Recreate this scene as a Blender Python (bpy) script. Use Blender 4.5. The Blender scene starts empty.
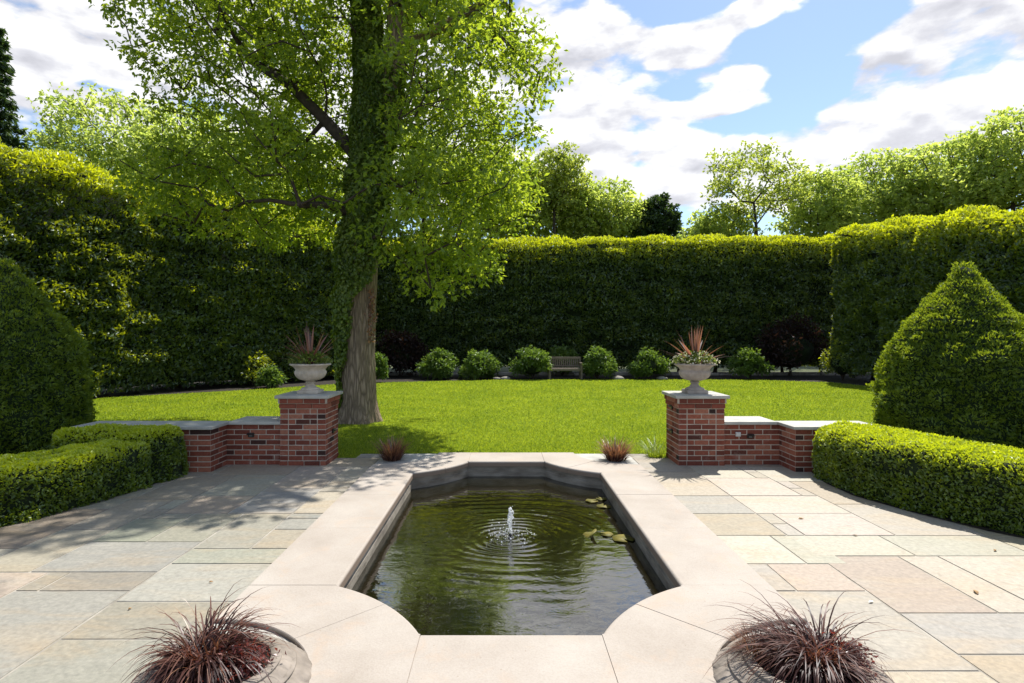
import bpy, bmesh, math, random
import numpy as np
from mathutils import Vector, Matrix
random.seed(7); RS = np.random.RandomState(11)
R = math.radians
S = bpy.context.scene
COL = S.collection
H = 1.65; F = 580.0; VX = 503.0; VY = 337.0      # eye height, focal length in px, vanishing point

# ------------------------------------------------------------------ helpers
def link(o, parent=None):
    COL.objects.link(o)
    if parent is not None: o.parent = parent
    return o
def tag(o, label=None, cat=None, group=None, kind=None):
    if label: o['label'] = label
    if cat: o['category'] = cat
    if group: o['group'] = group
    if kind: o['kind'] = kind
    return o
def empty(name, loc=(0, 0, 0), rz=0.0):
    o = bpy.data.objects.new(name, None); o.location = loc; o.rotation_euler.z = rz
    o.empty_display_size = .1
    return link(o)
def copy_tree(o, parent=None):
    c = o.copy(); COL.objects.link(c)
    if parent is not None: c.parent = parent
    for ch in list(o.children): copy_tree(ch, c)
    return c
def np_obj(name, verts, faces, mat, parent=None, smooth=False, attr=None, col=None):
    """verts (n,3); faces (m,k) all the same k"""
    verts = np.asarray(verts, dtype=np.float32); faces = np.asarray(faces, dtype=np.int32)
    me = bpy.data.meshes.new(name)
    m, k = faces.shape
    me.vertices.add(len(verts)); me.vertices.foreach_set('co', verts.ravel())
    me.loops.add(m * k); me.loops.foreach_set('vertex_index', faces.ravel())
    me.polygons.add(m); me.polygons.foreach_set('loop_start', np.arange(0, m * k, k, dtype=np.int32))
    try: me.polygons.foreach_set('loop_total', np.full(m, k, dtype=np.int32))
    except Exception: pass
    me.update(calc_edges=True)
    me.polygons.foreach_set('use_smooth', np.full(m, bool(smooth)))
    if attr is not None:
        a = me.attributes.new('rnd', 'FLOAT', 'FACE'); a.data.foreach_set('value', np.asarray(attr, dtype=np.float32))
    if col is not None:
        a = me.attributes.new('tint', 'FLOAT_COLOR', 'FACE')
        c4 = np.ones((m, 4), dtype=np.float32); c4[:, :3] = col
        a.data.foreach_set('color', c4.ravel())
    me.validate()
    me.materials.append(mat)
    o = bpy.data.objects.new(name, me)
    return link(o, parent)
def bm_obj(name, bm, mat, parent=None, smooth=False):
    me = bpy.data.meshes.new(name); bmesh.ops.recalc_face_normals(bm, faces=bm.faces)
    bm.to_mesh(me); bm.free(); me.materials.append(mat)
    if smooth:
        for p in me.polygons: p.use_smooth = True
    return link(bpy.data.objects.new(name, me), parent)
def add_box(bm, x0, x1, y0, y1, z0, z1, bevel=0.0, seg=1):
    vs = [bm.verts.new(p) for p in [(x0,y0,z0),(x1,y0,z0),(x1,y1,z0),(x0,y1,z0),(x0,y0,z1),(x1,y0,z1),(x1,y1,z1),(x0,y1,z1)]]
    fs = [bm.faces.new([vs[i] for i in f]) for f in [(0,3,2,1),(4,5,6,7),(0,1,5,4),(1,2,6,5),(2,3,7,6),(3,0,4,7)]]
    if bevel > 0:
        es = list({e for f in fs for e in f.edges})
        bmesh.ops.bevel(bm, geom=es, offset=bevel, segments=seg, affect='EDGES', profile=.5)
def lathe(bm, prof, n=32, cx=0, cy=0, mod=None):
    rings = []
    for (r, z) in prof:
        ring = []
        for i in range(n):
            a = 2*math.pi*i/n
            rr = r * (mod(a, z) if mod else 1)
            ring.append(bm.verts.new((cx+rr*math.cos(a), cy+rr*math.sin(a), z)))
        rings.append(ring)
    for a, b in zip(rings[:-1], rings[1:]):
        for i in range(n):
            bm.faces.new((a[i], a[(i+1)%n], b[(i+1)%n], b[i]))
    bm.faces.new(rings[0][::-1]); bm.faces.new(rings[-1])
# value noise (vectorised)
def _h(ix, iy, iz, s):
    n = (ix*374761393 + iy*668265263 + iz*2147483647 % 1000003 + iz*1274126177 + s*974711) & 0x7fffffff
    n = ((n ^ (n >> 13)) * 1274126177) & 0x7fffffff
    n = (n ^ (n >> 16)) & 0xffff
    return n / 65535.0
def vnoise(P, scale=1.0, s=0):
    P = np.asarray(P, dtype=np.float64)*scale + 1000.0
    i = np.floor(P).astype(np.int64); f = P - i; f = f*f*(3-2*f)
    out = 0
    for dx in (0, 1):
        wx = f[:,0] if dx else 1-f[:,0]
        for dy in (0, 1):
            wy = f[:,1] if dy else 1-f[:,1]
            for dz in (0, 1):
                wz = f[:,2] if dz else 1-f[:,2]
                out = out + wx*wy*wz*_h(i[:,0]+dx, i[:,1]+dy, i[:,2]+dz, s)
    return out*2-1
def norm(a): return a/np.maximum(np.linalg.norm(a, axis=-1, keepdims=True), 1e-9)

# ------------------------------------------------------------------ materials
def new_mat(name):
    m = bpy.data.materials.new(name); m.use_nodes = True
    nt = m.node_tree; nt.nodes.clear()
    out = nt.nodes.new('ShaderNodeOutputMaterial')
    return m, nt, out
def N(nt, t, **kw):
    n = nt.nodes.new(t)
    for k, v in kw.items():
        if k.startswith('i_'):
            key = k[2:]
            n.inputs[int(key) if key.isdigit() else key.replace('_', ' ')].default_value = v
        else: setattr(n, k, v)
    return n
def ramp(nt, fac, stops, interp='LINEAR'):
    r = nt.nodes.new('ShaderNodeValToRGB'); r.color_ramp.interpolation = interp
    el = r.color_ramp.elements
    while len(el) > 1: el.remove(el[-1])
    el[0].position = stops[0][0]; el[0].color = (*stops[0][1], 1)
    for p, c in stops[1:]:
        e = el.new(p); e.color = (*c, 1)
    nt.links.new(fac, r.inputs[0]); return r.outputs[0]
def mixc(nt, fac, a, b, mode='MIX'):
    m = nt.nodes.new('ShaderNodeMix'); m.data_type = 'RGBA'; m.blend_type = mode
    for sock, v in ((m.inputs[0], fac), (m.inputs[6], a), (m.inputs[7], b)):
        if isinstance(v, (int, float)): sock.default_value = v
        elif isinstance(v, tuple): sock.default_value = (*v, 1) if len(v) == 3 else v
        else: nt.links.new(v, sock)
    return m.outputs[2]
def math_(nt, op, a, b=None, c=None, clamp=False):
    m = nt.nodes.new('ShaderNodeMath'); m.operation = op; m.use_clamp = clamp
    for i, v in enumerate((a, b, c)):
        if v is None: continue
        if isinstance(v, (int, float)): m.inputs[i].default_value = v
        else: nt.links.new(v, m.inputs[i])
    return m.outputs[0]
def objco(nt): return N(nt, 'ShaderNodeTexCoord').outputs['Object']
def noise(nt, co, scale, detail=4, rough=.55, dist=0.0):
    n = N(nt, 'ShaderNodeTexNoise'); n.inputs['Scale'].default_value = scale; n.inputs['Detail'].default_value = detail
    n.inputs['Roughness'].default_value = rough; n.inputs['Distortion'].default_value = dist
    nt.links.new(co, n.inputs['Vector']); return n.outputs['Fac']
def leaf_mat(name, dark, mid, light, trans, tf=.45, gloss=.05, clump=.0, cs=1.2, tlow=.65):
    """rnd attribute picks the colour of each leaf; trans is the colour of light coming through"""
    m, nt, out = new_mat(name)
    a = N(nt, 'ShaderNodeAttribute', attribute_name='rnd').outputs['Fac']
    if clump:
        nz = noise(nt, objco(nt), cs, 2)
        a = math_(nt, 'ADD', a, math_(nt, 'MULTIPLY', math_(nt, 'SUBTRACT', nz, .5), clump), clamp=True)
    c = ramp(nt, a, [(0, dark), (.5, mid), (1, light)])
    d = N(nt, 'ShaderNodeBsdfDiffuse'); nt.links.new(c, d.inputs[0])
    t = N(nt, 'ShaderNodeBsdfTranslucent')
    tc = mixc(nt, a, (trans[0]*tlow*.8, trans[1]*tlow*1.05, trans[2]*tlow), tuple(min(1, x*1.3) for x in trans)); nt.links.new(tc, t.inputs[0])
    mx = N(nt, 'ShaderNodeMixShader', i_0=tf); nt.links.new(d.outputs[0], mx.inputs[1]); nt.links.new(t.outputs[0], mx.inputs[2])
    g = N(nt, 'ShaderNodeBsdfGlossy'); g.inputs['Roughness'].default_value = .45; g.inputs[0].default_value = (.9, .95, 1, 1)
    m2 = N(nt, 'ShaderNodeMixShader', i_0=gloss); nt.links.new(mx.outputs[0], m2.inputs[1]); nt.links.new(g.outputs[0], m2.inputs[2])
    nt.links.new(m2.outputs[0], out.inputs[0]); return m
def simple_mat(name, c1, c2, scale=8, rough=.8, bump=.3, detail=6, bscale=None, spec=.3, metal=0, stretch=None):
    m, nt, out = new_mat(name)
    co = objco(nt)
    if stretch:
        mp = N(nt, 'ShaderNodeMapping'); mp.inputs['Scale'].default_value = stretch; nt.links.new(co, mp.inputs[0]); co = mp.outputs[0]
    nz = noise(nt, co, scale, detail)
    c = ramp(nt, nz, [(.3, c1), (.7, c2)])
    p = N(nt, 'ShaderNodeBsdfPrincipled'); nt.links.new(c, p.inputs['Base Color'])
    p.inputs['Roughness'].default_value = rough; p.inputs['Specular IOR Level'].default_value = spec; p.inputs['Metallic'].default_value = metal
    if bump:
        b = N(nt, 'ShaderNodeBump'); b.inputs['Strength'].default_value = bump; b.inputs['Distance'].default_value = .01
        nt.links.new(noise(nt, co, bscale or scale*4, 5), b.inputs['Height']); nt.links.new(b.outputs[0], p.inputs['Normal'])
    nt.links.new(p.outputs[0], out.inputs[0]); return m

M = {}
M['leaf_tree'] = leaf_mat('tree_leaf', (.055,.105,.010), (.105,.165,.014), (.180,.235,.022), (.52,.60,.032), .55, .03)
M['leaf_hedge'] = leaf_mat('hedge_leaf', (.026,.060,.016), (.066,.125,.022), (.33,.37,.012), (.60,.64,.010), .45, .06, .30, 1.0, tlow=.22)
M['leaf_box'] = leaf_mat('box_leaf', (.050,.095,.009), (.125,.195,.012), (.36,.42,.014), (.60,.66,.010), .40, .05, .3, 3, tlow=.4)
M['leaf_spruce'] = leaf_mat('spruce_needles', (.038,.080,.010), (.105,.170,.017), (.23,.30,.024), (.42,.48,.016), .38, .03, .35, 2.2)
M['leaf_far'] = leaf_mat('far_leaf', (.15,.21,.045), (.25,.32,.06), (.36,.40,.09), (.68,.74,.12), .55, .04, .3, .4)
M['leaf_yellow'] = leaf_mat('young_leaf', (.16,.21,.035), (.25,.30,.05), (.34,.37,.07), (.62,.66,.08), .5, .05)
M['leaf_conifer'] = leaf_mat('far_conifer_needles', (.015,.035,.012), (.030,.060,.018), (.05,.09,.022), (.10,.16,.02), .3, .03)
M['leaf_shrub'] = leaf_mat('shrub_leaf', (.05,.10,.018), (.11,.18,.034), (.19,.26,.05), (.22,.32,.03), .35, .03, .3, 2)
M['leaf_purple'] = leaf_mat('purple_leaf', (.012,.009,.007), (.028,.015,.012), (.05,.027,.020), (.08,.03,.015), .3, .02)
M['leaf_ivy'] = leaf_mat('ivy_leaf', (.045,.085,.010), (.11,.165,.018), (.21,.26,.03), (.30,.38,.02), .3, .03, .3, 2)
M['leaf_pot'] = leaf_mat('pot_leaf', (.05,.09,.015), (.12,.18,.025), (.22,.26,.05), (.35,.40,.04), .35, .06)
M['petal'] = leaf_mat('petal', (.55,.50,.30), (.75,.72,.50), (.82,.80,.70), (.7,.65,.4), .3, .03)
M['cordyline'] = leaf_mat('cordyline_blade', (.07,.028,.022), (.165,.062,.048), (.33,.18,.14), (.32,.12,.06), .35, .06)
M['fgrass'] = leaf_mat('purple_grass_blade', (.022,.009,.008), (.060,.022,.018), (.16,.080,.060), (.22,.07,.04), .28, .025)
M['drygrass'] = leaf_mat('brown_grass_blade', (.09,.035,.022), (.20,.085,.045), (.36,.19,.10), (.40,.16,.06), .3, .06)
M['redleaf'] = leaf_mat('red_leaf', (.06,.012,.012), (.14,.028,.022), (.25,.06,.04), (.4,.06,.03), .35, .06)
M['grass'] = leaf_mat('lawn_blade', (.108,.165,.012), (.19,.25,.017), (.30,.34,.036), (.47,.54,.024), .42, .02, 1.0, .7)
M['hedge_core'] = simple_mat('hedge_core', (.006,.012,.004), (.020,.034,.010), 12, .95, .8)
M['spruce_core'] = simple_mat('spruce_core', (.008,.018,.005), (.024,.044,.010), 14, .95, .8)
M['branch'] = simple_mat('bark_branch', (.035,.026,.020), (.075,.058,.045), 10, .9, .5)
M['soil'] = simple_mat('mulch', (.010,.008,.006), (.028,.021,.015), 9, .95, .9, bscale=40)
M['ground'] = simple_mat('far_ground', (.035,.045,.015), (.07,.085,.03), 1.5, .95, .5)
M['bluestone_cap'] = simple_mat('cap_stone', (.30,.30,.28), (.45,.44,.40), 5, .7, .25)
M['metal_dark'] = simple_mat('dark_bronze', (.012,.010,.009), (.03,.026,.022), 20, .45, .1)
M['plastic'] = simple_mat('outlet_cover', (.45,.44,.42), (.55,.54,.52), 20, .5, .05)
M['lightlens'] = simple_mat('frosted_lens', (.10,.10,.10), (.16,.16,.16), 20, .2, .05)
M['teak'] = simple_mat('weathered_teak', (.13,.105,.085), (.24,.20,.165), 6, .8, .4, stretch=(1, 6, 6))
M['fieldstone'] = simple_mat('field_stone', (.11,.10,.085), (.30,.28,.25), 3, .85, .6)
M['pot_stone'] = simple_mat('carved_pot_stone', (.14,.12,.10), (.29,.25,.215), 7, .85, .45)
M['basin'] = simple_mat('basin_wall_stone', (.11,.092,.07), (.28,.25,.205), 4, .7, .5, stretch=(1, 1, 3))

# urn stone: pale limestone with weathering
M['urn'] = simple_mat('urn_stone', (.36,.31,.25), (.60,.53,.45), 9, .8, .35, bscale=50)
M['urn_b'] = simple_mat('urn_stone_grey', (.27,.23,.20), (.47,.40,.35), 9, .8, .35, bscale=50)

# bark of the big trunk: long vertical ridges
def bark():
    m, nt, out = new_mat('trunk_bark'); co = objco(nt)
    mp = N(nt, 'ShaderNodeMapping'); mp.inputs['Scale'].default_value = (1, 1, .16); nt.links.new(co, mp.inputs[0])
    v = N(nt, 'ShaderNodeTexVoronoi', feature='DISTANCE_TO_EDGE'); v.inputs['Scale'].default_value = 17
    nz = N(nt, 'ShaderNodeTexNoise'); nz.inputs['Scale'].default_value = 9; nz.inputs['Detail'].default_value = 6
    nt.links.new(mp.outputs[0], nz.inputs['Vector'])
    add = N(nt, 'ShaderNodeVectorMath', operation='MULTIPLY_ADD'); add.inputs[1].default_value = (.12, .12, .12)
    nt.links.new(nz.outputs['Color'], add.inputs[0]); nt.links.new(mp.outputs[0], add.inputs[2]); nt.links.new(add.outputs[0], v.inputs['Vector'])
    r = ramp(nt, v.outputs[0], [(0, (.045,.030,.020)), (.10, (.17,.125,.088)), (.32, (.40,.31,.23)), (.6, (.47,.38,.29))])
    c = mixc(nt, noise(nt, co, 3, 3), r, (.25,.195,.14), 'MIX')
    p = N(nt, 'ShaderNodeBsdfPrincipled'); p.inputs['Roughness'].default_value = .9; p.inputs['Specular IOR Level'].default_value = .15
    nt.links.new(c, p.inputs['Base Color'])
    b = N(nt, 'ShaderNodeBump'); b.inputs['Strength'].default_value = 1; b.inputs['Distance'].default_value = .04
    nt.links.new(math_(nt, 'MINIMUM', v.outputs[0], .3), b.inputs['Height']); nt.links.new(b.outputs[0], p.inputs['Normal'])
    nt.links.new(p.outputs[0], out.inputs[0]); return m
M['bark'] = bark()

# coping limestone
def coping_mat():
    m, nt, out = new_mat('coping_limestone'); co = objco(nt)
    big = noise(nt, co, 1.6, 5, .6)
    c = ramp(nt, big, [(.25, (.275,.236,.20)), (.5, (.345,.305,.268)), (.75, (.395,.362,.325))])
    fine = noise(nt, co, 90, 3, .7)
    c = mixc(nt, .22, c, ramp(nt, fine, [(.3, (.24,.205,.17)), (.6, (.43,.39,.345))]))
    # dull stain along the pool side and a few brown specks
    st = noise(nt, co, 3.5, 7, .7, .6)
    c = mixc(nt, math_(nt, 'MULTIPLY', math_(nt, 'SUBTRACT', st, .53, clamp=True), 2.0, clamp=True), c, (.42,.30,.21))
    sp = N(nt, 'ShaderNodeTexVoronoi'); sp.inputs['Scale'].default_value = 14; nt.links.new(co, sp.inputs['Vector'])
    c = mixc(nt, math_(nt, 'MULTIPLY', math_(nt, 'LESS_THAN', sp.outputs[0], .05), .5), c, (.20,.14,.09))
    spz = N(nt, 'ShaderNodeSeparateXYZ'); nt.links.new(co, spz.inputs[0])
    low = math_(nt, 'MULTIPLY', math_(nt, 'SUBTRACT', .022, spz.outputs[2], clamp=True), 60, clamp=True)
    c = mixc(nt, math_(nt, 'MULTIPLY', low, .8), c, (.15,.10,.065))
    p = N(nt, 'ShaderNodeBsdfPrincipled'); p.inputs['Roughness'].default_value = .75; p.inputs['Specular IOR Level'].default_value = .25
    nt.links.new(c, p.inputs['Base Color'])
    b = N(nt, 'ShaderNodeBump'); b.inputs['Strength'].default_value = .25; b.inputs['Distance'].default_value = .006
    nt.links.new(fine, b.inputs['Height']); nt.links.new(b.outputs[0], p.inputs['Normal'])
    nt.links.new(p.outputs[0], out.inputs[0]); return m
M['coping'] = coping_mat()

# flagstones: colour of each stone from the tint attribute, cloudy stains across it
def flag_mat():
    m, nt, out = new_mat('flagstone'); co = objco(nt)
    t = N(nt, 'ShaderNodeAttribute', attribute_name='tint').outputs['Color']
    mp = N(nt, 'ShaderNodeMapping'); mp.inputs['Scale'].default_value = (.8, 2.4, 1); mp.inputs['Rotation'].default_value = (0, 0, .4); nt.links.new(co, mp.inputs[0])
    n1 = noise(nt, mp.outputs[0], 1.3, 6, .6, .8)
    c = mixc(nt, math_(nt, 'MULTIPLY', math_(nt, 'SUBTRACT', n1, .49, clamp=True), 2.2, clamp=True), t, (.36,.27,.165))
    n2 = noise(nt, mp.outputs[0], 2.6, 6, .6, .5)
    c = mixc(nt, math_(nt, 'MULTIPLY', math_(nt, 'SUBTRACT', n2, .53, clamp=True), 2.0, clamp=True), c, (.37,.35,.30))
    n3 = noise(nt, co, 34, 6, .7)
    c = mixc(nt, .55, c, ramp(nt, n3, [(.25, (.45,.45,.45)), (.75, (1.35,1.32,1.28))]), 'MULTIPLY')
    st = noise(nt, co, 4.3, 5, .7, 1.2)
    c = mixc(nt, math_(nt, 'MULTIPLY', math_(nt, 'SUBTRACT', st, .60, clamp=True), 3.0, clamp=True), c, (.17,.125,.085))
    p = N(nt, 'ShaderNodeBsdfPrincipled'); p.inputs['Roughness'].default_value = .6; p.inputs['Specular IOR Level'].default_value = .35
    nt.links.new(c, p.inputs['Base Color'])
    b = N(nt, 'ShaderNodeBump'); b.inputs['Strength'].default_value = .4; b.inputs['Distance'].default_value = .012
    hgt = math_(nt, 'ADD', noise(nt, mp.outputs[0], 6, 6, .6, .4), math_(nt, 'MULTIPLY', n3, .25))
    nt.links.new(hgt, b.inputs['Height']); nt.links.new(b.outputs[0], p.inputs['Normal'])
    nt.links.new(p.outputs[0], out.inputs[0]); return m
M['flag'] = flag_mat()
M['joint'] = simple_mat('joint_mortar', (.17,.155,.13), (.42,.39,.34), 3, .9, .4)
M['grout'] = simple_mat('coping_grout', (.30,.25,.21), (.42,.36,.31), 6, .9, .2)

def brick_mat():
    m, nt, out = new_mat('red_brick'); co = objco(nt)
    a = N(nt, 'ShaderNodeAttribute', attribute_name='rnd').outputs['Fac']
    c = ramp(nt, a, [(0, (.030,.020,.018)), (.035, (.05,.024,.020)), (.06, (.13,.040,.028)), (.5, (.215,.062,.040)), (.8, (.27,.088,.055)), (1, (.31,.13,.085))])
    n3 = noise(nt, co, 40, 6, .7)
    c = mixc(nt, .6, c, ramp(nt, n3, [(.25, (.55,.52,.5)), (.75, (1.4,1.4,1.4))]), 'MULTIPLY')
    n4 = noise(nt, co, 5, 5, .7)
    c = mixc(nt, math_(nt, 'MULTIPLY', math_(nt, 'SUBTRACT', n4, .58, clamp=True), 2.0, clamp=True), c, (.42,.33,.28))
    p = N(nt, 'ShaderNodeBsdfPrincipled'); p.inputs['Roughness'].default_value = .85; p.inputs['Specular IOR Level'].default_value = .2
    nt.links.new(c, p.inputs['Base Color'])
    b = N(nt, 'ShaderNodeBump'); b.inputs['Strength'].default_value = .5; b.inputs['Distance'].default_value = .006
    nt.links.new(n3, b.inputs['Height']); nt.links.new(b.outputs[0], p.inputs['Normal'])
    nt.links.new(p.outputs[0], out.inputs[0]); return m
M['brick'] = brick_mat()
M['mortar'] = simple_mat('brick_mortar', (.32,.27,.225), (.50,.43,.36), 14, .95, .5)

def lawn_mat():
    m, nt, out = new_mat('lawn_grass'); co = objco(nt)
    n1 = noise(nt, co, .5, 4); n2 = noise(nt, co, 6, 6, .7); n3 = noise(nt, co, 60, 4, .7)
    c = ramp(nt, n1, [(.3, (.135,.205,.010)), (.7, (.195,.265,.014))])
    c = mixc(nt, .5, c, ramp(nt, noise(nt, co, 1.1, 3), [(.35, (.6,.72,.7)), (.65, (1.25,1.15,1.1))]), 'MULTIPLY')  # broad mottling: uneven mowing and dappled tree shade put into the colour
    c = mixc(nt, .6, c, ramp(nt, n2, [(.3, (.65,.7,.6)), (.7, (1.35,1.25,1.2))]), 'MULTIPLY')
    c = mixc(nt, .7, c, ramp(nt, n3, [(.3, (.4,.5,.4)), (.7, (1.6,1.45,1.3))]), 'MULTIPLY')
    p = N(nt, 'ShaderNodeBsdfPrincipled'); p.inputs['Roughness'].default_value = .9; p.inputs['Specular IOR Level'].default_value = .1
    nt.links.new(c, p.inputs['Base Color'])
    b = N(nt, 'ShaderNodeBump'); b.inputs['Strength'].default_value = .8; b.inputs['Distance'].default_value = .03
    nt.links.new(n3, b.inputs['Height']); nt.links.new(b.outputs[0], p.inputs['Normal'])
    nt.links.new(p.outputs[0], out.inputs[0]); return m
M['lawn'] = lawn_mat()

def water_mat():
    m, nt, out = new_mat('pond_water'); co = objco(nt)
    n1 = noise(nt, co, 1.4, 4)
    c = ramp(nt, n1, [(.3, (.005,.005,.002)), (.7, (.012,.010,.004))])
    p = N(nt, 'ShaderNodeBsdfPrincipled'); p.inputs['Roughness'].default_value = .03; p.inputs['IOR'].default_value = 2.7
    nt.links.new(c, p.inputs['Base Color'])
    mp = N(nt, 'ShaderNodeMapping'); mp.inputs['Scale'].default_value = (1, 1.6, 1); nt.links.new(co, mp.inputs[0])
    b = N(nt, 'ShaderNodeBump'); b.inputs['Strength'].default_value = .16; b.inputs['Distance'].default_value = .010
    nt.links.new(noise(nt, mp.outputs[0], 9, 3, .5, .8), b.inputs['Height']); nt.links.new(b.outputs[0], p.inputs['Normal'])
    nt.links.new(p.outputs[0], out.inputs[0]); return m
M['water'] = water_mat()
def jet_mat():
    m, nt, out = new_mat('foaming_water')
    g = N(nt, 'ShaderNodeBsdfGlass'); g.inputs['IOR'].default_value = 1.33; g.inputs['Roughness'].default_value = .1
    d = N(nt, 'ShaderNodeBsdfTranslucent'); d.inputs[0].default_value = (.9,.93,.95,1)
    d2 = N(nt, 'ShaderNodeBsdfDiffuse'); d2.inputs[0].default_value = (.85,.88,.9,1)
    a = N(nt, 'ShaderNodeMixShader', i_0=.5); nt.links.new(d.outputs[0], a.inputs[1]); nt.links.new(d2.outputs[0], a.inputs[2])
    f = ramp(nt, noise(nt, objco(nt), 45, 4), [(.38, (0,0,0)), (.6, (1,1,1))])
    b = N(nt, 'ShaderNodeMixShader'); nt.links.new(f, b.inputs[0]); nt.links.new(g.outputs[0], b.inputs[1]); nt.links.new(a.outputs[0], b.inputs[2])
    nt.links.new(b.outputs[0], out.inputs[0]); return m
M['jet'] = jet_mat()
M['pad'] = simple_mat('lily_pad', (.055,.060,.010), (.19,.155,.03), 9, .6, .15, spec=.2)

# ------------------------------------------------------------------ camera, sun, sky
cam = bpy.data.cameras.new('camera'); co_ = bpy.data.objects.new('camera', cam); COL.objects.link(co_)
cam.sensor_width = 36; cam.lens = F*36/1024
co_.location = (0, 0, H); co_.rotation_euler = (R(90), 0, 0)
cam.shift_x = (512-VX)/1024; cam.shift_y = -(341.5-VY)/1024
cam.clip_end = 3000; cam.clip_start = .05
S.camera = co_
sd = Vector((.33, .53, 1.0)).normalized()          # towards the sun
sun = bpy.data.lights.new('sun', 'SUN'); sun.energy = 5.0; sun.angle = R(.6); sun.color = (1, .95, .86)
so = bpy.data.objects.new('sun', sun); COL.objects.link(so)
so.rotation_euler = sd.to_track_quat('Z', 'Y').to_euler(); so.location = (8, 12, 25)
elev = math.asin(sd.z); az = math.atan2(sd.x, sd.y)

def build_world():
    w = bpy.data.worlds.new('World'); S.world = w; w.use_nodes = True
    nt = w.node_tree; nt.nodes.clear()
    out = nt.nodes.new('ShaderNodeOutputWorld')
    sky = N(nt, 'ShaderNodeTexSky', sky_type='NISHITA', sun_disc=False, sun_elevation=elev, sun_rotation=az)
    sky.air_density = 1.0; sky.dust_density = .4; sky.ozone_density = 1.5
    bg1 = N(nt, 'ShaderNodeBackground'); bg1.inputs[1].default_value = .11; nt.links.new(sky.outputs[0], bg1.inputs[0])
    g = N(nt, 'ShaderNodeTexCoord').outputs['Generated']
    sp = N(nt, 'ShaderNodeSeparateXYZ'); nt.links.new(g, sp.inputs[0])
    X, Y, Z = sp.outputs
    # azimuth and elevation in radians
    A = math_(nt, 'ARCTAN2', X, Y); E = math_(nt, 'ARCSINE', Z)
    # warp
    def blob(px, py, rx, ry, amp=1.0):
        u = (px-VX)/F; v = (VY-py)/F
        a0 = math.atan(u); e0 = math.atan2(v, math.hypot(1, u))
        sx = rx/F/(1+u*u); sy = ry/F/math.sqrt(1+u*u)
        da = math_(nt, 'DIVIDE', math_(nt, 'SUBTRACT', A, a0), sx)
        de = math_(nt, 'DIVIDE', math_(nt, 'SUBTRACT', E, e0), sy)
        q = math_(nt, 'ADD', math_(nt, 'MULTIPLY', da, da), math_(nt, 'MULTIPLY', de, de))
        return math_(nt, 'MULTIPLY', math_(nt, 'EXPONENT', math_(nt, 'MULTIPLY', q, -1.0)), amp)
    tot = None
    for b in [(600,45,110,42), (700,40,55,26,.7), (560,85,50,22,.5), (655,112,80,17,1.0), (585,122,40,15,.7), (735,90,30,16,.55),
              (765,75,42,14,.75), (760,8,48,15,.9), (960,45,95,48,1.1), (900,75,70,35,.8), (1010,10,70,50,.9),
              (855,112,55,20,.9), (930,125,90,25,.8), (700,135,60,16,.8), (600,150,60,16,.8), (800,165,200,26,.9),
              (640,190,240,26,.9), (60,30,110,50,1.2), (20,85,80,18,.6), (230,30,120,60,1.0), (150,130,120,40,.6), (380,60,120,80,.8), (450,160,150,50,.7),
              (560,-160,500,90,.6), (690,8,60,16,-1.2), (812,62,36,34,-.9), (790,30,70,14,-.7), (720,122,60,7,-.5), (880,95,40,8,-.35), (550,140,30,8,-.5), (700,92,60,9,-.5), (560,100,25,10,-.4), (640,165,60,6,-.4), (95,85,50,8,-.9), (735,128,60,10,-.6), (1300,60,200,150,1), (-300,60,200,150,1)]:
        v = blob(*b); tot = v if tot is None else math_(nt, 'ADD', tot, v)
    # noise in a plane parallel to the ground, so clouds shrink towards the horizon
    zz = math_(nt, 'ADD', math_(nt, 'MAXIMUM', Z, 0.0), .16)
    cx = math_(nt, 'DIVIDE', X, zz); cy = math_(nt, 'DIVIDE', Y, zz)
    cv = N(nt, 'ShaderNodeCombineXYZ'); nt.links.new(cx, cv.inputs[0]); nt.links.new(cy, cv.inputs[1])
    cv2 = N(nt, 'ShaderNodeCombineXYZ'); nt.links.new(A, cv2.inputs[0]); nt.links.new(math_(nt, 'MULTIPLY', E, 2.3), cv2.inputs[1])
    n1 = noise(nt, cv.outputs[0], 1.1, 4, .55); n2 = noise(nt, cv2.outputs[0], 7.5, 8, .62, .1)
    def puff(vec):
        wn = N(nt, 'ShaderNodeTexNoise', noise_dimensions='2D'); wn.inputs['Scale'].default_value = 9; wn.inputs['Detail'].default_value = 4; nt.links.new(vec, wn.inputs['Vector'])
        wv = N(nt, 'ShaderNodeVectorMath', operation='MULTIPLY_ADD'); wv.inputs[1].default_value = (.09, .09, .09); nt.links.new(wn.outputs['Color'], wv.inputs[0]); nt.links.new(vec, wv.inputs[2])
        o = None
        for sc, am in ((7.0, .55), (17.0, .26)):
            v = N(nt, 'ShaderNodeTexVoronoi', feature='F1', voronoi_dimensions='2D'); v.inputs['Scale'].default_value = sc
            nt.links.new(wv.outputs[0], v.inputs['Vector']); q_ = math_(nt, 'MULTIPLY', math_(nt, 'SUBTRACT', .55, v.outputs['Distance']), am)
            o = q_ if o is None else math_(nt, 'ADD', o, q_)
        return o
    pf = puff(cv2.outputs[0])
    nn = math_(nt, 'ADD', math_(nt, 'ADD', math_(nt, 'MULTIPLY', math_(nt, 'SUBTRACT', n1, .5), .3), math_(nt, 'MULTIPLY', math_(nt, 'SUBTRACT', n2, .5), 1.3)), math_(nt, 'MULTIPLY', pf, 1.5))
    # far round the back of the dome: plain broken cloud
    back = math_(nt, 'MULTIPLY', math_(nt, 'LESS_THAN', Y, .15), .35)
    dens = math_(nt, 'ADD', math_(nt, 'MINIMUM', math_(nt, 'MAXIMUM', math_(nt, 'ADD', tot, back), -.5), .85), nn)
    cov = N(nt, 'ShaderNodeMapRange', interpolation_type='SMOOTHSTEP'); cov.inputs[1].default_value = .47; cov.inputs[2].default_value = .80
    nt.links.new(dens, cov.inputs[0])
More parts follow.
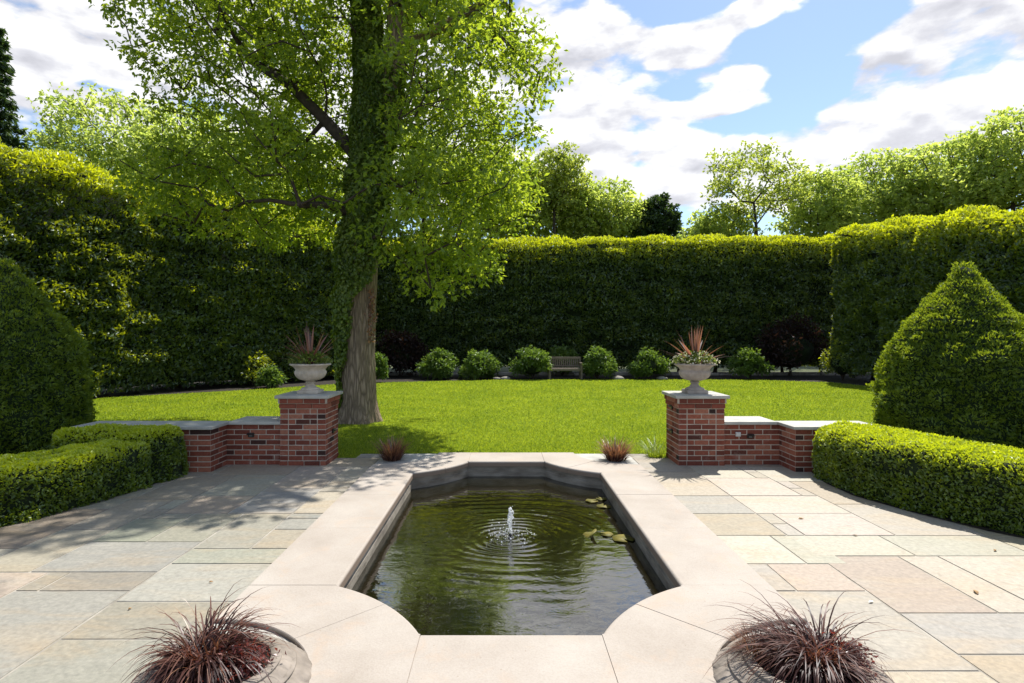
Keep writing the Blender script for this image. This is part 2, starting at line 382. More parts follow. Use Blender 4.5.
    # cloud shade: thick parts and undersides greyer
    n3 = noise(nt, cv2.outputs[0], 4.2, 3, .55)
    n3b = N(nt, 'ShaderNodeVectorMath', operation='ADD'); n3b.inputs[1].default_value = (0, .045, 0); nt.links.new(cv2.outputs[0], n3b.inputs[0])
    n4 = noise(nt, n3b.outputs[0], 7.5, 8, .62, .1)
    pu = puff(n3b.outputs[0])
    relief = math_(nt, 'ADD', math_(nt, 'SUBTRACT', n2, n4), math_(nt, 'MULTIPLY', math_(nt, 'SUBTRACT', pf, pu), .9))
    sh = math_(nt, 'ADD', math_(nt, 'ADD', math_(nt, 'MULTIPLY', relief, 1.5), .60), math_(nt, 'MULTIPLY', math_(nt, 'SUBTRACT', n3, .5), .8), clamp=True)
    cc = ramp(nt, sh, [(.08, (.52,.52,.56)), (.36, (.64,.64,.68)), (.66, (.84,.838,.84)), (1, (1.0,.99,.98))])
    bg2 = N(nt, 'ShaderNodeBackground'); bg2.inputs[1].default_value = CLOUD; nt.links.new(cc, bg2.inputs[0])
    mx = N(nt, 'ShaderNodeMixShader'); nt.links.new(math_(nt, 'MULTIPLY', cov.outputs[0], .97), mx.inputs[0])
    nt.links.new(bg1.outputs[0], mx.inputs[1]); nt.links.new(bg2.outputs[0], mx.inputs[2])
    nt.links.new(mx.outputs[0], out.inputs[0])
CLOUD = .80
build_world()
S.view_settings.view_transform = 'Standard'; S.view_settings.look = 'None'
S.view_settings.exposure = .7; S.view_settings.gamma = 1
S.render.engine = 'CYCLES'
S.cycles.max_bounces = 8; S.cycles.transmission_bounces = 4; S.cycles.diffuse_bounces = 4; S.cycles.transparent_max_bounces = 4
S.cycles.sample_clamp_indirect = 6

# ------------------------------------------------------------------ leaves
def frames(n, d, roll=None):
    """orthonormal frames: d = leaf direction, returns d, side, normal"""
    d = norm(d); r = norm(RS.normal(size=(n, 3)))
    if roll is not None: r = roll
    s = norm(np.cross(d, r)); return d, s, np.cross(s, d)
def diamonds(C, D, L, W, nrm=None, fold=.25):
    """one four-cornered, slightly folded leaf per centre"""
    n = len(C); d, s, u = frames(n, D, nrm)
    L = L[:, None] if np.ndim(L) else L; W = W[:, None] if np.ndim(W) else W
    p0 = C - d*L*.5; p2 = C + d*L*.5; mid = C - u*L*0.0
    p1 = mid - s*W*.5 + u*W*fold; p3 = mid + s*W*.5 + u*W*fold
    V = np.stack([p0, p1, p2, p3], 1).reshape(-1, 3)
    Fa = np.arange(n*4).reshape(-1, 4)
    # split into two triangles each along the midrib
    T = np.concatenate([Fa[:, [0, 1, 2]], Fa[:, [0, 2, 3]]], 0)
    return V, T
def leaf_obj(name, C, D, L, W, rnd, mat, parent=None, nrm=None):
    V, T = diamonds(C, D, L, W, nrm)
    return np_obj(name, V, T, mat, parent, attr=np.concatenate([rnd, rnd]))
def sample_surface(V, Q, n):
    """random points on quads"""
    T = np.concatenate([Q[:, [0, 1, 2]], Q[:, [0, 2, 3]]], 0)
    a, b, c = V[T[:,0]], V[T[:,1]], V[T[:,2]]
    cr = np.cross(b-a, c-a); ar = np.linalg.norm(cr, axis=1)*.5
    idx = RS.choice(len(T), n, p=ar/ar.sum())
    u = RS.rand(n, 1); v = RS.rand(n, 1); fl = (u+v) > 1; u = np.where(fl, 1-u, u); v = np.where(fl, 1-v, v)
    P = a[idx] + u*(b[idx]-a[idx]) + v*(c[idx]-a[idx])
    return P, norm(cr[idx])

# hedge: section swept along a path, lumpy, closed ends
def hedge_body(path, width, height, z0, du, amp, nscale, rnd=.12, seed=0, endround=True, hfun=None):
    path = np.array(path, float)
    seg = np.linalg.norm(np.diff(path, axis=0), axis=1); s = np.concatenate([[0], np.cumsum(seg)])
    n = max(3, int(s[-1]/du)+1); t = np.linspace(0, s[-1], n)
    cx = np.interp(t, s, path[:,0]); cy = np.interp(t, s, path[:,1])
    tx = np.gradient(cx, t); ty = np.gradient(cy, t); l = np.hypot(tx, ty); tx /= l; ty /= l
    nx, ny = ty, -tx                                # right-hand side
    m1 = max(2, int(height/du)); m2 = max(2, int(width/du))
    sec = [(+.5*width, z) for z in np.linspace(0, height, m1)] + [(w, height) for w in np.linspace(.5*width, -.5*width, m2)[1:-1]] + [(-.5*width, z) for z in np.linspace(height, 0, m1)]
    sec = np.array(sec)
    # round the top corners
    rr = min(width*.5, height*.5)*rnd*2
    for i in range(len(sec)):
        w, z = sec[i]; ax = abs(w)-(width*.5-rr); az_ = z-(height-rr)
        if ax > 0 and az_ > 0:
            l_ = math.hypot(ax, az_); k = rr/max(l_, 1e-6) if l_ > rr else 1
            sec[i] = (math.copysign(width*.5-rr+ax*k, w), height-rr+az_*k)
    V = np.zeros((n, len(sec), 3)); 
    for i in range(n):
        e = 1.0
        if endround:
            dd = min(t[i], s[-1]-t[i]); rend = width*.35
            if dd < rend: e = .45+.55*math.sqrt(max(0, 1-(1-dd/rend)**2))
        hh = hfun(t[i]/s[-1]) if hfun else 1.0
        V[i,:,0] = cx[i]+nx[i]*sec[:,0]*e; V[i,:,1] = cy[i]+ny[i]*sec[:,0]*e; V[i,:,2] = z0+sec[:,1]*hh*(1-(1-e)*.12)
    m = len(sec); idx = np.arange(n*m).reshape(n, m)
    Q = np.stack([idx[:-1,:-1], idx[1:,:-1], idx[1:,1:], idx[:-1,1:]], -1).reshape(-1, 4)
    Vf = V.reshape(-1, 3)
    # end caps: fold to the centre line
    caps = []
    for row, fl in ((0, 1), (n-1, 0)):
        r = idx[row]; k = m//2
        for j in range(k-1):
            q = [r[j], r[j+1], r[m-2-j], r[m-1-j]]
            caps.append(q if fl else q[::-1])
    capQ = np.array(caps)
    # subdivide caps finely by sampling only (leaves); body keeps them coarse
    Q = np.concatenate([Q, capQ])
    c = np.stack([np.repeat(cx, m), np.repeat(cy, m), np.full(n*m, z0+height*.45)], 1)
    out = Vf - c; out[:,2] *= width/height; out = norm(out)
    d = vnoise(Vf, nscale, seed)*.6 + vnoise(Vf, nscale*2.3, seed+3)*.4
    if height > 3: d = d + (.15 if seed == 18 else .8)*vnoise(Vf*np.array([1,1,.12]), 1.0, seed+40)
    Vf = Vf + out*(d*amp)[:,None]
    # orientation check
    P = Vf[Q]; cen = P.mean(1); nn = np.cross(P[:,1]-P[:,0], P[:,2]-P[:,0])
    ref = cen - np.array([np.interp(0,[0],[0])]*3).T if False else None
    return Vf, Q
def arc_t(P, pa):
    s = np.concatenate([[0], np.cumsum(np.linalg.norm(np.diff(pa, axis=0), axis=1))]); best = None
    for i, (a, b) in enumerate(zip(pa[:-1], pa[1:])):
        ab = b-a; tt = np.clip(((P[:,:2]-a)@ab)/(ab@ab), 0, 1); dd = np.hypot(*(P[:,:2]-(a+tt[:,None]*ab)).T); v = (s[i]+tt*(s[i+1]-s[i]))/s[-1]
        best = (dd, v) if best is None else (np.minimum(dd, best[0]), np.where(dd < best[0], v, best[1]))
    return best[1]
def orient(Q, V, flip): return Q[:, ::-1] if flip else Q

def hedge(name, path, width, height, z0, du, amp, nscale, leaves, lsize, mat, label, cat, group=None, core='hedge_core', depth=.1, seed=0,
          rnd=.12, trunks=0, hfun=None, coreshrink=.06, up=.5, layer=None, wr=.5, newg_sun=.24):
    V, Q = hedge_body(path, width, height, z0, du, amp, nscale, rnd, seed, hfun=hfun)
    P, Nn = sample_surface(V, Q, leaves)
    # flip normals outward: away from the path
    pa = np.array(path, float); best = None
    for a, b in zip(pa[:-1], pa[1:]):
        ab = b-a; tt = np.clip(((P[:,:2]-a)@ab)/(ab@ab), 0, 1); q = a+tt[:,None]*ab
        dd = np.hypot(*(P[:,:2]-q).T)
        if best is None: best = (dd, q)
        else:
            k = dd < best[0]; best = (np.where(k, dd, best[0]), np.where(k[:,None], q, best[1]))
    outv = np.concatenate([P[:,:2]-best[1], (P[:,2:]-(z0+height*.45))*width/height], 1)
    sgn = np.sign((Nn*outv).sum(1)); sgn[sgn == 0] = 1; Nn = Nn*sgn[:,None]
    loc = (float(pa[0,0]), float(pa[0,1]), 0); off = np.array(loc)
    root = empty(name, loc); tag(root, label, cat, group)
    # clumpy relief: leaves pushed out or in by noise at a twig scale
    lay = np.array([1,1,2.1]) if height > 3 else np.ones(3)
    tw = vnoise(P*lay, 1/(lsize*6), seed+9); tw2 = vnoise(P*lay, 1/(lsize*2.5), seed+5)
    dep = depth*(.15+.85*RS.rand(leaves)) * (.6+.9*tw+.3*tw2).clip(.05, 1.6)
    keep = (tw+.6*tw2 + RS.rand(leaves)*.9) > -.25
    C = P + Nn*dep[:,None]
    D = norm(Nn*.7 + RS.normal(size=C.shape)*.7 + np.array([0,0,up]))
    face = norm(Nn*.5 + RS.normal(size=C.shape)*.6 + np.array([0,0,.5]))
    roll = np.cross(D, face); roll = norm(np.cross(roll, D)) + 1e-4
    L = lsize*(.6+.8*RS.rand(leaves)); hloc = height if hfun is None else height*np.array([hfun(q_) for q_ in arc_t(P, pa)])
    topz = ((C[:,2]-(z0+hloc*(1-newg_sun)))/(hloc*newg_sun)).clip(0, 1.2)
    rv = (RS.rand(leaves)*.42 + .14*(dep/depth) + .1*tw2 + (.85+.35*vnoise(P, .9, seed+21))*topz**1.5).clip(0, 1)  # yellower towards the top: fresh growth plus sunlight put into the leaf colour
    sl = keep
    fol = leaf_obj('foliage', (C-off)[sl], D[sl], L[sl], (L*wr)[sl], rv[sl], mat, root, nrm=roll[sl])
    # core
    cen = np.mean(V, 0)
    bm = None
    pc = V.copy(); best = None
    for a, b in zip(pa[:-1], pa[1:]):
        ab = b-a; tt = np.clip(((pc[:,:2]-a)@ab)/(ab@ab), 0, 1); q = a+tt[:,None]*ab; dd = np.hypot(*(pc[:,:2]-q).T)
        if best is None: best = (dd, q)
        else:
            k = dd < best[0]; best = (np.where(k, dd, best[0]), np.where(k[:,None], q, best[1]))
    o2 = norm(np.concatenate([pc[:,:2]-best[1], (pc[:,2:]-(z0+height*.5))*width/height*.8], 1))
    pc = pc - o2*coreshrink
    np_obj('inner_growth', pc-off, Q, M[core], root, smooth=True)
    if trunks:
        s = np.concatenate([[0], np.cumsum(np.linalg.norm(np.diff(pa, axis=0), axis=1))])
        for k in range(trunks):
            t = (k+.5)/trunks*s[-1] + random.uniform(-.15, .15)
            x = np.interp(t, s, pa[:,0]) - off[0] + random.uniform(-.2,.2); y = np.interp(t, s, pa[:,1]) - off[1] - random.uniform(0,.3)
            b = bmesh.new(); r = random.uniform(.05, .09); lean = random.uniform(-.1, .1)
            rings = []
            for j in range(7):
                z = j/6*(z0+1.2); rr = r*(1.25 if j == 0 else 1-.08*j)
                rings.append([b.verts.new((x+lean*z+rr*math.cos(a*math.pi/4)+.02*math.sin(j*2+k), y+rr*math.sin(a*math.pi/4), z)) for a in range(8)])
            for A_, B_ in zip(rings[:-1], rings[1:]):
                for i in range(8): b.faces.new((A_[i], A_[(i+1)%8], B_[(i+1)%8], B_[i]))
            b.faces.new(rings[0][::-1]); b.faces.new(rings[-1])
            bm_obj('trunk', b, M['branch'], root, True)
    return root

# ------------------------------------------------------------------ trees
def tubes(name, nodes, par, rad, mat, parent, sides=6, skip=lambda i: False):
    V = []; Fc = []
    dirs = {}
    for i in range(len(nodes)):
        p = par[i]
        if p < 0 or skip(i): continue
        a = nodes[p]; b = nodes[i]; d = b-a; l = np.linalg.norm(d)
        if l < 1e-5: continue
        d /= l; r = np.cross(d, [0.3, .2, 1.0]); 
        if np.linalg.norm(r) < .05: r = np.cross(d, [1, 0, 0])
        r /= np.linalg.norm(r); u = np.cross(d, r)
        k = len(V)
        ra = min(rad[p], rad[i]*1.5); rb = rad[i]
        for (c, q) in ((a-d*ra*.3, ra), (b+d*rb*.3, rb)):
            for j in range(sides):
                t = 2*math.pi*j/sides; V.append(c+(r*math.cos(t)+u*math.sin(t))*q)
        for j in range(sides):
            j2 = (j+1) % sides; Fc.append((k+j, k+j2, k+sides+j2, k+sides+j))
    return np_obj(name, np.array(V), np.array(Fc), mat, parent, smooth=True)
def grow(trunk_nodes, trunk_par, clumps, step=.5, tip=.012, sag=.12, power=2.4, pen=.45, wob=.06):
    nodes = [np.array(p, float) for p in trunk_nodes]; par = list(trunk_par)
    base = nodes[0]; tops = np.array(nodes)
    order = np.argsort([np.min(np.linalg.norm(tops-c, axis=1)) for c in clumps])
    plen = [0.0]*len(nodes)
    for ci in order:
        c = clumps[ci]; arr = np.array(nodes)
        d = arr-c; dist = np.linalg.norm(d, axis=1)
        cost = dist + pen*np.maximum(0, d[:,2]+.15*dist)*2 + .22*np.array(plen)
        cost[0] += 5
        b = int(np.argmin(cost)); p0 = arr[b]; L = dist[b]; k = max(1, int(L/step)); prev = b
        for j in range(1, k+1):
            t = j/k; q = p0*(1-t)+c*t; q = q + np.array([0,0,1])*sag*L*math.sin(math.pi*t) + (RS.normal(size=3)*wob*min(1, L) if j < k else 0)
            nodes.append(q); par.append(prev); plen.append(plen[prev]+L/k if prev else L/k); prev = len(nodes)-1
    n = len(nodes); acc = [0.0]*n; rad = [0.0]*n
    for i in range(n-1, -1, -1):
        rad[i] = max(tip, acc[i]**(1/power)) if acc[i] > 0 else tip
        if par[i] >= 0: acc[par[i]] += rad[i]**power
    return np.array(nodes), par, rad
def crown_points(ells, n, hollow=.45, gap=None):
    w = np.array([e[1][0]*e[1][1]*e[1][2]*(e[2] if len(e) > 2 else 1) for e in ells]); w = w/w.sum(); out = []
    while len(out) < n:
        e = ells[RS.choice(len(ells), p=w)]; v = RS.normal(size=3); v /= np.linalg.norm(v)
        r = (hollow**3+(1-hollow**3)*RS.rand())**(1/3)
        p = np.array(e[0])+v*r*np.array(e[1])
        if all(np.linalg.norm(p-q) > (gap or 0) for q in out[-400:]): out.append(p)
        elif RS.rand() < .05: out.append(p)
    return out
def foliage(name, clumps, per, cr, lsize, mat, parent, off, flat=.55, wr=.5, droop=.3, seed=0, fan=3):
    cl = np.array(clumps); k = len(cl)
    sz = cr*(.55+.75*RS.rand(k)); cnt = (per*(sz/cr)**2).astype(int)+3
    idx = np.repeat(np.arange(k), cnt); n = len(idx)
    v = norm(RS.normal(size=(n,3)))*(RS.rand(n,1)**.45)
    v[:,2] *= flat
    C = cl[idx]+v*sz[idx][:,None]
    outd = norm(v+RS.normal(size=v.shape)*.35)
    cb = .35*RS.rand(k)
    allC, allD, allL, allR, allN = [], [], [], [], []
    for f in range(fan):
        D = norm(outd + RS.normal(size=C.shape)*.7 - np.array([0,0,droop]))
        L = lsize*(.55+.8*RS.rand(n))
        allC.append(C+D*(L*.5)[:,None]); allD.append(D); allL.append(L)
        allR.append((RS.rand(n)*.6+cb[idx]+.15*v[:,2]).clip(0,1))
        nr = norm(RS.normal(size=C.shape)*.55+np.array([0,0,1.0])); allN.append(norm(nr - D*(nr*D).sum(1)[:,None]))
    C = np.concatenate(allC); D = np.concatenate(allD); L = np.concatenate(allL); Rr = np.concatenate(allR); Nn = np.concatenate(allN)
    return leaf_obj(name, C-off, D, L, L*wr, Rr, mat, parent, nrm=Nn)

# ------------------------------------------------------------------ SETTING: ground, lawn, patio
CX = .045; SI = 1.118; SO = 1.703; EN = 3.164; EF = 7.553; W = .585; EI = .494
YN = EN-W; YF = EF+W; RO = .758; RI = math.hypot(1.209, W)
def outline(inner, n=14, grow_=0.0):
    """closed outline of the pool (inner or outer coping edge), counter-clockwise"""
    pts = []
    a0 = math.asin(W/RI) if inner else 0.0; r = (RI if inner else RO)
    def arc(cx, cy, a_from, a_to):
        for i in range(n+1):
            a = a_from+(a_to-a_from)*i/n; pts.append((cx+r*math.cos(a)*1.0, cy+r*math.sin(a)))
    q = math.pi/2
    arc(CX+SO, YN, q+q-a0, q+a0)                    # near right corner, runs from the near end to the right side
    arc(CX+SO, YF, -q-a0, -2*q+a0)                  # far right
    arc(CX-SO, YF, -a0, -q+a0)                      # far left
    arc(CX-SO, YN, q-a0, a0)                        # near left
    return pts
def sheet(name, outer, holes, z, mat, **kw):
    bm = bmesh.new(); es = []
    for loop in [outer]+holes:
        vs = [bm.verts.new((x, y, z)) for x, y in loop]
        es += [bm.edges.new((vs[i], vs[(i+1)%len(vs)])) for i in range(len(vs))]
    bmesh.ops.triangle_fill(bm, use_beauty=True, use_dissolve=False, edges=es)
    for f in bm.faces:
        if f.normal.z < 0: f.normal_flip()
    me = bpy.data.meshes.new(name); bm.to_mesh(me); bm.free(); me.materials.append(mat)
    o = link(bpy.data.objects.new(name, me)); tag(o, kind='structure'); return o
def scale_loop(pts, k):
    mx = sum(p[0] for p in pts)/len(pts); my = sum(p[1] for p in pts)/len(pts)
    return [(mx+(x-mx)*k, my+(y-my)*k) for x, y in pts]
inner = outline(True); outer_ = outline(False)
hole = []
# a hole line half way under the coping
mid = [((a[0]+b[0])/2, (a[1]+b[1])/2) for a, b in zip(inner, outer_)]
B = 900
sheet('ground', [(-B,-B),(B,-B),(B,B),(-B,B)], [[(-9,-5),(9,-5),(9,7.8),(3,7.8),(3,8.6),(-3,8.6),(-3,7.8),(-9,7.8)]], -.03, M['ground'])
PX = 6.5
patio = sheet('patio_bed', [(-9.05,-5.05),(9.05,-5.05),(9.05,7.88),(3,7.88),(3,8.65),(-3,8.65),(-3,7.88),(-9.05,7.88)], [mid], .0035, M['joint'])

lawn_pts = [(-2.0,7.885),(-2.0,8.17),(2.05,8.17),(2.05,7.885),(2.9,7.885),(2.9,7.6),(14,7.6),(14,14),(12.3,18.5),(11.9,20.9),(9.5,22.3),(5,22.5),(0,22.3),(-5.3,20.7),(-7.7,18.2),(-10.7,15.7),(-12,14.3),(-14,12),(-14,7.6),(-2.9,7.6),(-2.9,7.885)]
sheet('lawn', lawn_pts, [], .006, M['lawn'])
sheet('mulch_bed', [(-25,7.6),(-14,7.6),(-14,12),(-12,14.3),(-10.7,15.7),(-7.7,18.2),(-5.3,20.7),(0,22.3),(5,22.5),(9.5,22.3),(11.9,20.9),(12.3,18.5),(14,14),(14,7.6),(25,7.6),(25,27.6),(-25,27.6)], [], -.012, M['soil'])

def inside(poly, x, y):
    c = np.zeros(len(x), bool); n = len(poly)
    for i in range(n):
        x0, y0 = poly[i]; x1, y1 = poly[(i+1) % n]
        if y0 == y1: continue
        c ^= ((y0 > y) != (y1 > y)) & (x < (x1-x0)*(y-y0)/(y1-y0)+x0)
    return c
def grass_blades():
    n = 620000
    # denser near the camera
    Y = 7.6+16*RS.rand(n)**1.7; X = (RS.rand(n)*2-1)*1.02*Y
    k = inside(lawn_pts, X, Y) & (X > -13) & (X < 13.5)
    X, Y = X[k], Y[k]; n = len(X)
    a = RS.rand(n)*6.283; h = (.014+.024*RS.rand(n))*(1+.02*(Y-8)); w = .0045*(Y/8)**1.0+.002
    lean = .9*h; th = RS.rand(n)*6.283
    b0 = np.stack([X-np.cos(a)*w, Y-np.sin(a)*w, np.full(n, .002)], 1); b1 = np.stack([X+np.cos(a)*w, Y+np.sin(a)*w, np.full(n, .002)], 1)
    tp = np.stack([X+np.cos(th)*lean*RS.rand(n), Y+np.sin(th)*lean*RS.rand(n), h], 1)
    V = np.stack([b0, b1, tp], 1).reshape(-1, 3)
    return tag(np_obj('grass', V, np.arange(n*3).reshape(-1, 3), M['grass'], attr=RS.rand(n)), 'short mown grass blades of the lawn', 'grass', kind='stuff')
grass_blades()

# flagstones ---------------------------------------------------------------
BLUE = (.275,.28,.265); GREY = (.315,.30,.265); GREEN = (.235,.235,.19); TAN = (.37,.315,.235); PINK = (.40,.335,.265); PALE = (.43,.405,.345); BROWN = (.25,.20,.145); CREAM = (.43,.40,.335)
fl_rects = []
def pack(x0, sgn, ncx, y0, ncy, fixed, pal, seed):
    rnd = random.Random(seed); c = .15; used = {}
    for (a, b, d, e, colr) in fixed:                 # cells a..b across, d..e along
        for i in range(a, b):
            for j in range(d, e): used[(i, j)] = 1
        fl_rects.append((x0+sgn*a*c, x0+sgn*b*c, y0+d*c, y0+e*c, colr))
    sizes = [(4,5),(5,4),(4,6),(6,4),(5,6),(4,7),(6,5),(3,6),(6,3),(4,4),(3,4),(5,3)]
    for j in range(ncy):
        for i in range(ncx):
            if (i, j) in used: continue
            rnd.shuffle(sizes); done = False
            for (a, b) in sorted(sizes, key=lambda s: -s[0]*s[1]*rnd.uniform(.5, 1))+[(3,3),(2,4),(4,2),(3,2),(2,3),(2,2),(2,1),(1,2),(1,1)]:
                if i+a > ncx or j+b > ncy: continue
                if any((i+u, j+v) in used for u in range(a) for v in range(b)): continue
                for u in range(a):
                    for v in range(b): used[(i+u, j+v)] = 1
                fl_rects.append((x0+sgn*i*c, x0+sgn*(i+a)*c, y0+j*c, y0+(j+b)*c, rnd.choice(pal))); done = True; break
            if not done: used[(i, j)] = 1
palL = [BLUE, GREY, GREEN, TAN, BLUE, GREY, BROWN, GREEN]  # greyer set for the left terrace, its tree shade mixed into the colours
palR = [PALE, TAN, PINK, CREAM, (.36,.35,.31), CREAM, PALE, CREAM]  # paler, warmer set: sun on the right terrace put into the colours
XL = CX-SO-.004; XR = CX+SO+.004
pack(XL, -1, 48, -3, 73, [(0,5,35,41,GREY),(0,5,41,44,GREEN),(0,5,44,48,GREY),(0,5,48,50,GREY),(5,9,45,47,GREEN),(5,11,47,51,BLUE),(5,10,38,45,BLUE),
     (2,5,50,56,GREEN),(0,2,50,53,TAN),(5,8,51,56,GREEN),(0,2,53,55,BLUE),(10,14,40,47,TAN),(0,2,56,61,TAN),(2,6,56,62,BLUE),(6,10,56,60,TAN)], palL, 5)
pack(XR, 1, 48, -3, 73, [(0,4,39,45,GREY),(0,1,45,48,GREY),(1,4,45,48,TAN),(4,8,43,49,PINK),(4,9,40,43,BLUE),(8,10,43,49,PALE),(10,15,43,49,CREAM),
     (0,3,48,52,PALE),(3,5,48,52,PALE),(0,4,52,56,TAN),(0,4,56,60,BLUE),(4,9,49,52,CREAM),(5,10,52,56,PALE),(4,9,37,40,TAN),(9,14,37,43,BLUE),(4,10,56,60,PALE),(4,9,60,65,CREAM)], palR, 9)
# strip in front of the near coping, and beside the far end
for j, (a, b) in enumerate([(-1.7,-.9),(-.9,.1),(.1,.9),(.9,1.74)]):
    for k in range(6): fl_rects.append((a, b, YN-.01-.9*(k+1), YN-.01-.9*k, palR[(j+k) % 8]))
V = []; Fc = []; Cc = []
bmf = bmesh.new(); tint = []
for (a, b, c_, d, colr) in fl_rects:
    a, b = min(a, b), max(a, b); g = (.0065 if a < 0 else .0045)*random.uniform(.7, 1.2)
    if d > 7.88: d = 7.88
    if d-c_ < .03: continue
    base_ = (.315,.292,.24) if a < 0 else (.375,.325,.25)  # pulls the sides apart: shade in the left tint, sun in the right
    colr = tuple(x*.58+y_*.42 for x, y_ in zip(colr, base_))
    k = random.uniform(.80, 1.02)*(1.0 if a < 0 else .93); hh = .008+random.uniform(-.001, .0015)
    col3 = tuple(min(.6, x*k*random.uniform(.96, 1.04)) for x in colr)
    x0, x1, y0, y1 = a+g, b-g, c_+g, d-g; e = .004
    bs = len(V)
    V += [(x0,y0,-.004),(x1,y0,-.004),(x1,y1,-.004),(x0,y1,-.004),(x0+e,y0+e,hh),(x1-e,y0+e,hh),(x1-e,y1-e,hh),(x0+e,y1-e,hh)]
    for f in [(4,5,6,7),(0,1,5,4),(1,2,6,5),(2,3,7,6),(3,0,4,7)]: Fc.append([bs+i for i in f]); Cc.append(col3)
tag(np_obj('patio', V, Fc, M['flag'], col=np.array(Cc)), kind='structure')
# paving inside the scallops
for sx in (-1, 1):
    for sy, yy in ((1, YN), (-1, YF)):
        pts = [(CX+sx*(SO-.001), yy)]+[(CX+sx*(SO-(RO-.012)*math.cos(a)), yy+sy*(RO-.012)*math.sin(a)) for a in [i*math.pi/2/12 for i in range(13)]]
        if sy > 0: sheet('scallop_paving', pts, [], .005, M['bluestone_cap'])
        else: sheet('scallop_paving', pts, [], .012, M['bluestone_cap'])

# ------------------------------------------------------------------ pool
pool = empty('garden_pool', (CX, (YN+YF)/2, 0)); tag(pool, 'sunken pool framed by a pale limestone coping with scooped corners', 'pool')
PO = Vector((CX, (YN+YF)/2, 0)); CT = .03
def coping_stone(poly, innerflags, lift=0.0):
    """poly: CCW points; innerflags[i] True if edge i..i+1 is on the pool side"""
    bm = bmesh.new(); n = len(poly)
    mx = sum(p[0] for p in poly)/n; my = sum(p[1] for p in poly)/n
    g = .0016
    pts = []
    for x, y in poly: pts.append((x, y))
    tv = [bm.verts.new((x-PO.x, y-PO.y, CT+lift)) for x, y in pts]; bv = [bm.verts.new((x-PO.x, y-PO.y, CT-.065)) for x, y in pts]
    top = bm.faces.new(tv)
    for i in range(n): bm.faces.new((tv[i], bv[i], bv[(i+1)%n], tv[(i+1)%n]))
    bm.faces.new(bv[::-1])
    bmesh.ops.recalc_face_normals(bm, faces=bm.faces)
    big = [e for e in (bm.edges.get((tv[i], tv[(i+1)%n])) for i in range(n) if innerflags[i]) if e]
    small = [e for e in (bm.edges.get((tv[i], tv[(i+1)%n])) for i in range(n) if not innerflags[i]) if e]
    bmesh.ops.bevel(bm, geom=big, offset=.02, segments=4, affect='EDGES', profile=.5)
    me_edges = [e for e in small if e.is_valid]
    if me_edges: bmesh.ops.bevel(bm, geom=me_edges, offset=.004, segments=1, affect='EDGES')
    return bm_obj('coping_stone', bm, M['coping'], pool)
q = math.pi/2; ai = math.asin(W/RI)
def mirror(poly, fl, sx, sy):
    out = [(CX+(x-CX)*sx, (y if sy > 0 else YN+YF-y)) for x, y in poly]
    return out, fl
def add_stone(chain_o, chain_i, sx, sy, g=.002):
    """outer chain and inner chain, drawn for the near left corner"""
    poly = chain_o+chain_i[::-1]; fl = [False]*len(chain_o)+[True]*(len(chain_i)-1)+[False]
    fl[len(chain_o)-1] = False
    p2 = [(CX+(x-CX)*sx, (y if sy > 0 else YN+YF-y)) for x, y in poly]
    coping_stone(p2, fl, random.uniform(-.0008, .0012))
cl = (CX-SO, YN)
for sx in (1, -1):
    for sy in (1, -1):
        gj = .0018
        # corner stone A: side joint to the diagonal
        yj = YN+1.209
        o = [(cl[0], yj-gj)]+[(cl[0]+RO*math.cos(a), cl[1]+RO*math.sin(a)) for a in np.linspace(q, q/2+.0024, 10)]
        i_ = [(CX-SI, yj-gj)]+[(cl[0]+RI*math.cos(a), cl[1]+RI*math.sin(a)) for a in np.linspace(q-ai-.001, q/2+.0014, 8)]
        add_stone(o, i_, sx, sy)
        o = [(cl[0]+RO*math.cos(a), cl[1]+RO*math.sin(a)) for a in np.linspace(q/2-.0024, 0, 10)]+[(CX-EI-gj, YN)]
        i_ = [(cl[0]+RI*math.cos(a), cl[1]+RI*math.sin(a)) for a in np.linspace(q/2-.0014, ai+.001, 8)]+[(CX-EI-gj, EN)]
        add_stone(o, i_, sx, sy)
for sy in (1, -1):
    o = [(CX-EI+.0018, YN), (CX+EI-.0018, YN)]; i_ = [(CX-EI+.0018, EN), (CX+EI-.0018, EN)]
    add_stone(o, i_, 1, sy)
for sx in (1, -1):
    ys = [YN+1.209, 4.92, 5.97, YF-1.209]
    for a, b in zip(ys[:-1], ys[1:]):
        add_stone([(CX-SO, b-.0018), (CX-SO, a+.0018)], [(CX-SI, b-.0018), (CX-SI, a+.0018)], sx, 1)
def ring_wall(name, loop, z0, z1, mat, off=0.0, thick=None):
    bm = bmesh.new(); n = len(loop); mx, my = PO.x, PO.y
    lo = [(mx+(x-mx)*(1+off/SI), my+(y-my)*(1+off/3)) for x, y in loop]
    a = [bm.verts.new((x-mx, y-my, z0)) for x, y in lo]; b = [bm.verts.new((x-mx, y-my, z1)) for x, y in lo]
    for i in range(n): bm.faces.new((a[i], a[(i+1)%n], b[(i+1)%n], b[i]))
    return bm, a, b
inner_fine = outline(True)
# basin wall set back under the coping, with a mid ledge line
def basin():
    bm = bmesh.new(); mx, my = PO.x, PO.y; n = len(inner_fine)
    prof = [(.028, CT-.064), (.028, -.09), (.018, -.10), (.018, -.60)]
    rows = []
    for off, z in prof:
        rows.append([bm.verts.new(((x-mx)*(1+off/SI), (y-my)*(1+off/2.2), z)) for x, y in inner_fine])
    for A_, B_ in zip(rows[:-1], rows[1:]):
        for i in range(n): bm.faces.new((A_[i], B_[i], B_[(i+1)%n], A_[(i+1)%n]))
    bm.faces.new(rows[-1])
    return bm_obj('basin_wall', bm, M['basin'], pool)
basin()
bm = bmesh.new(); n = len(mid)
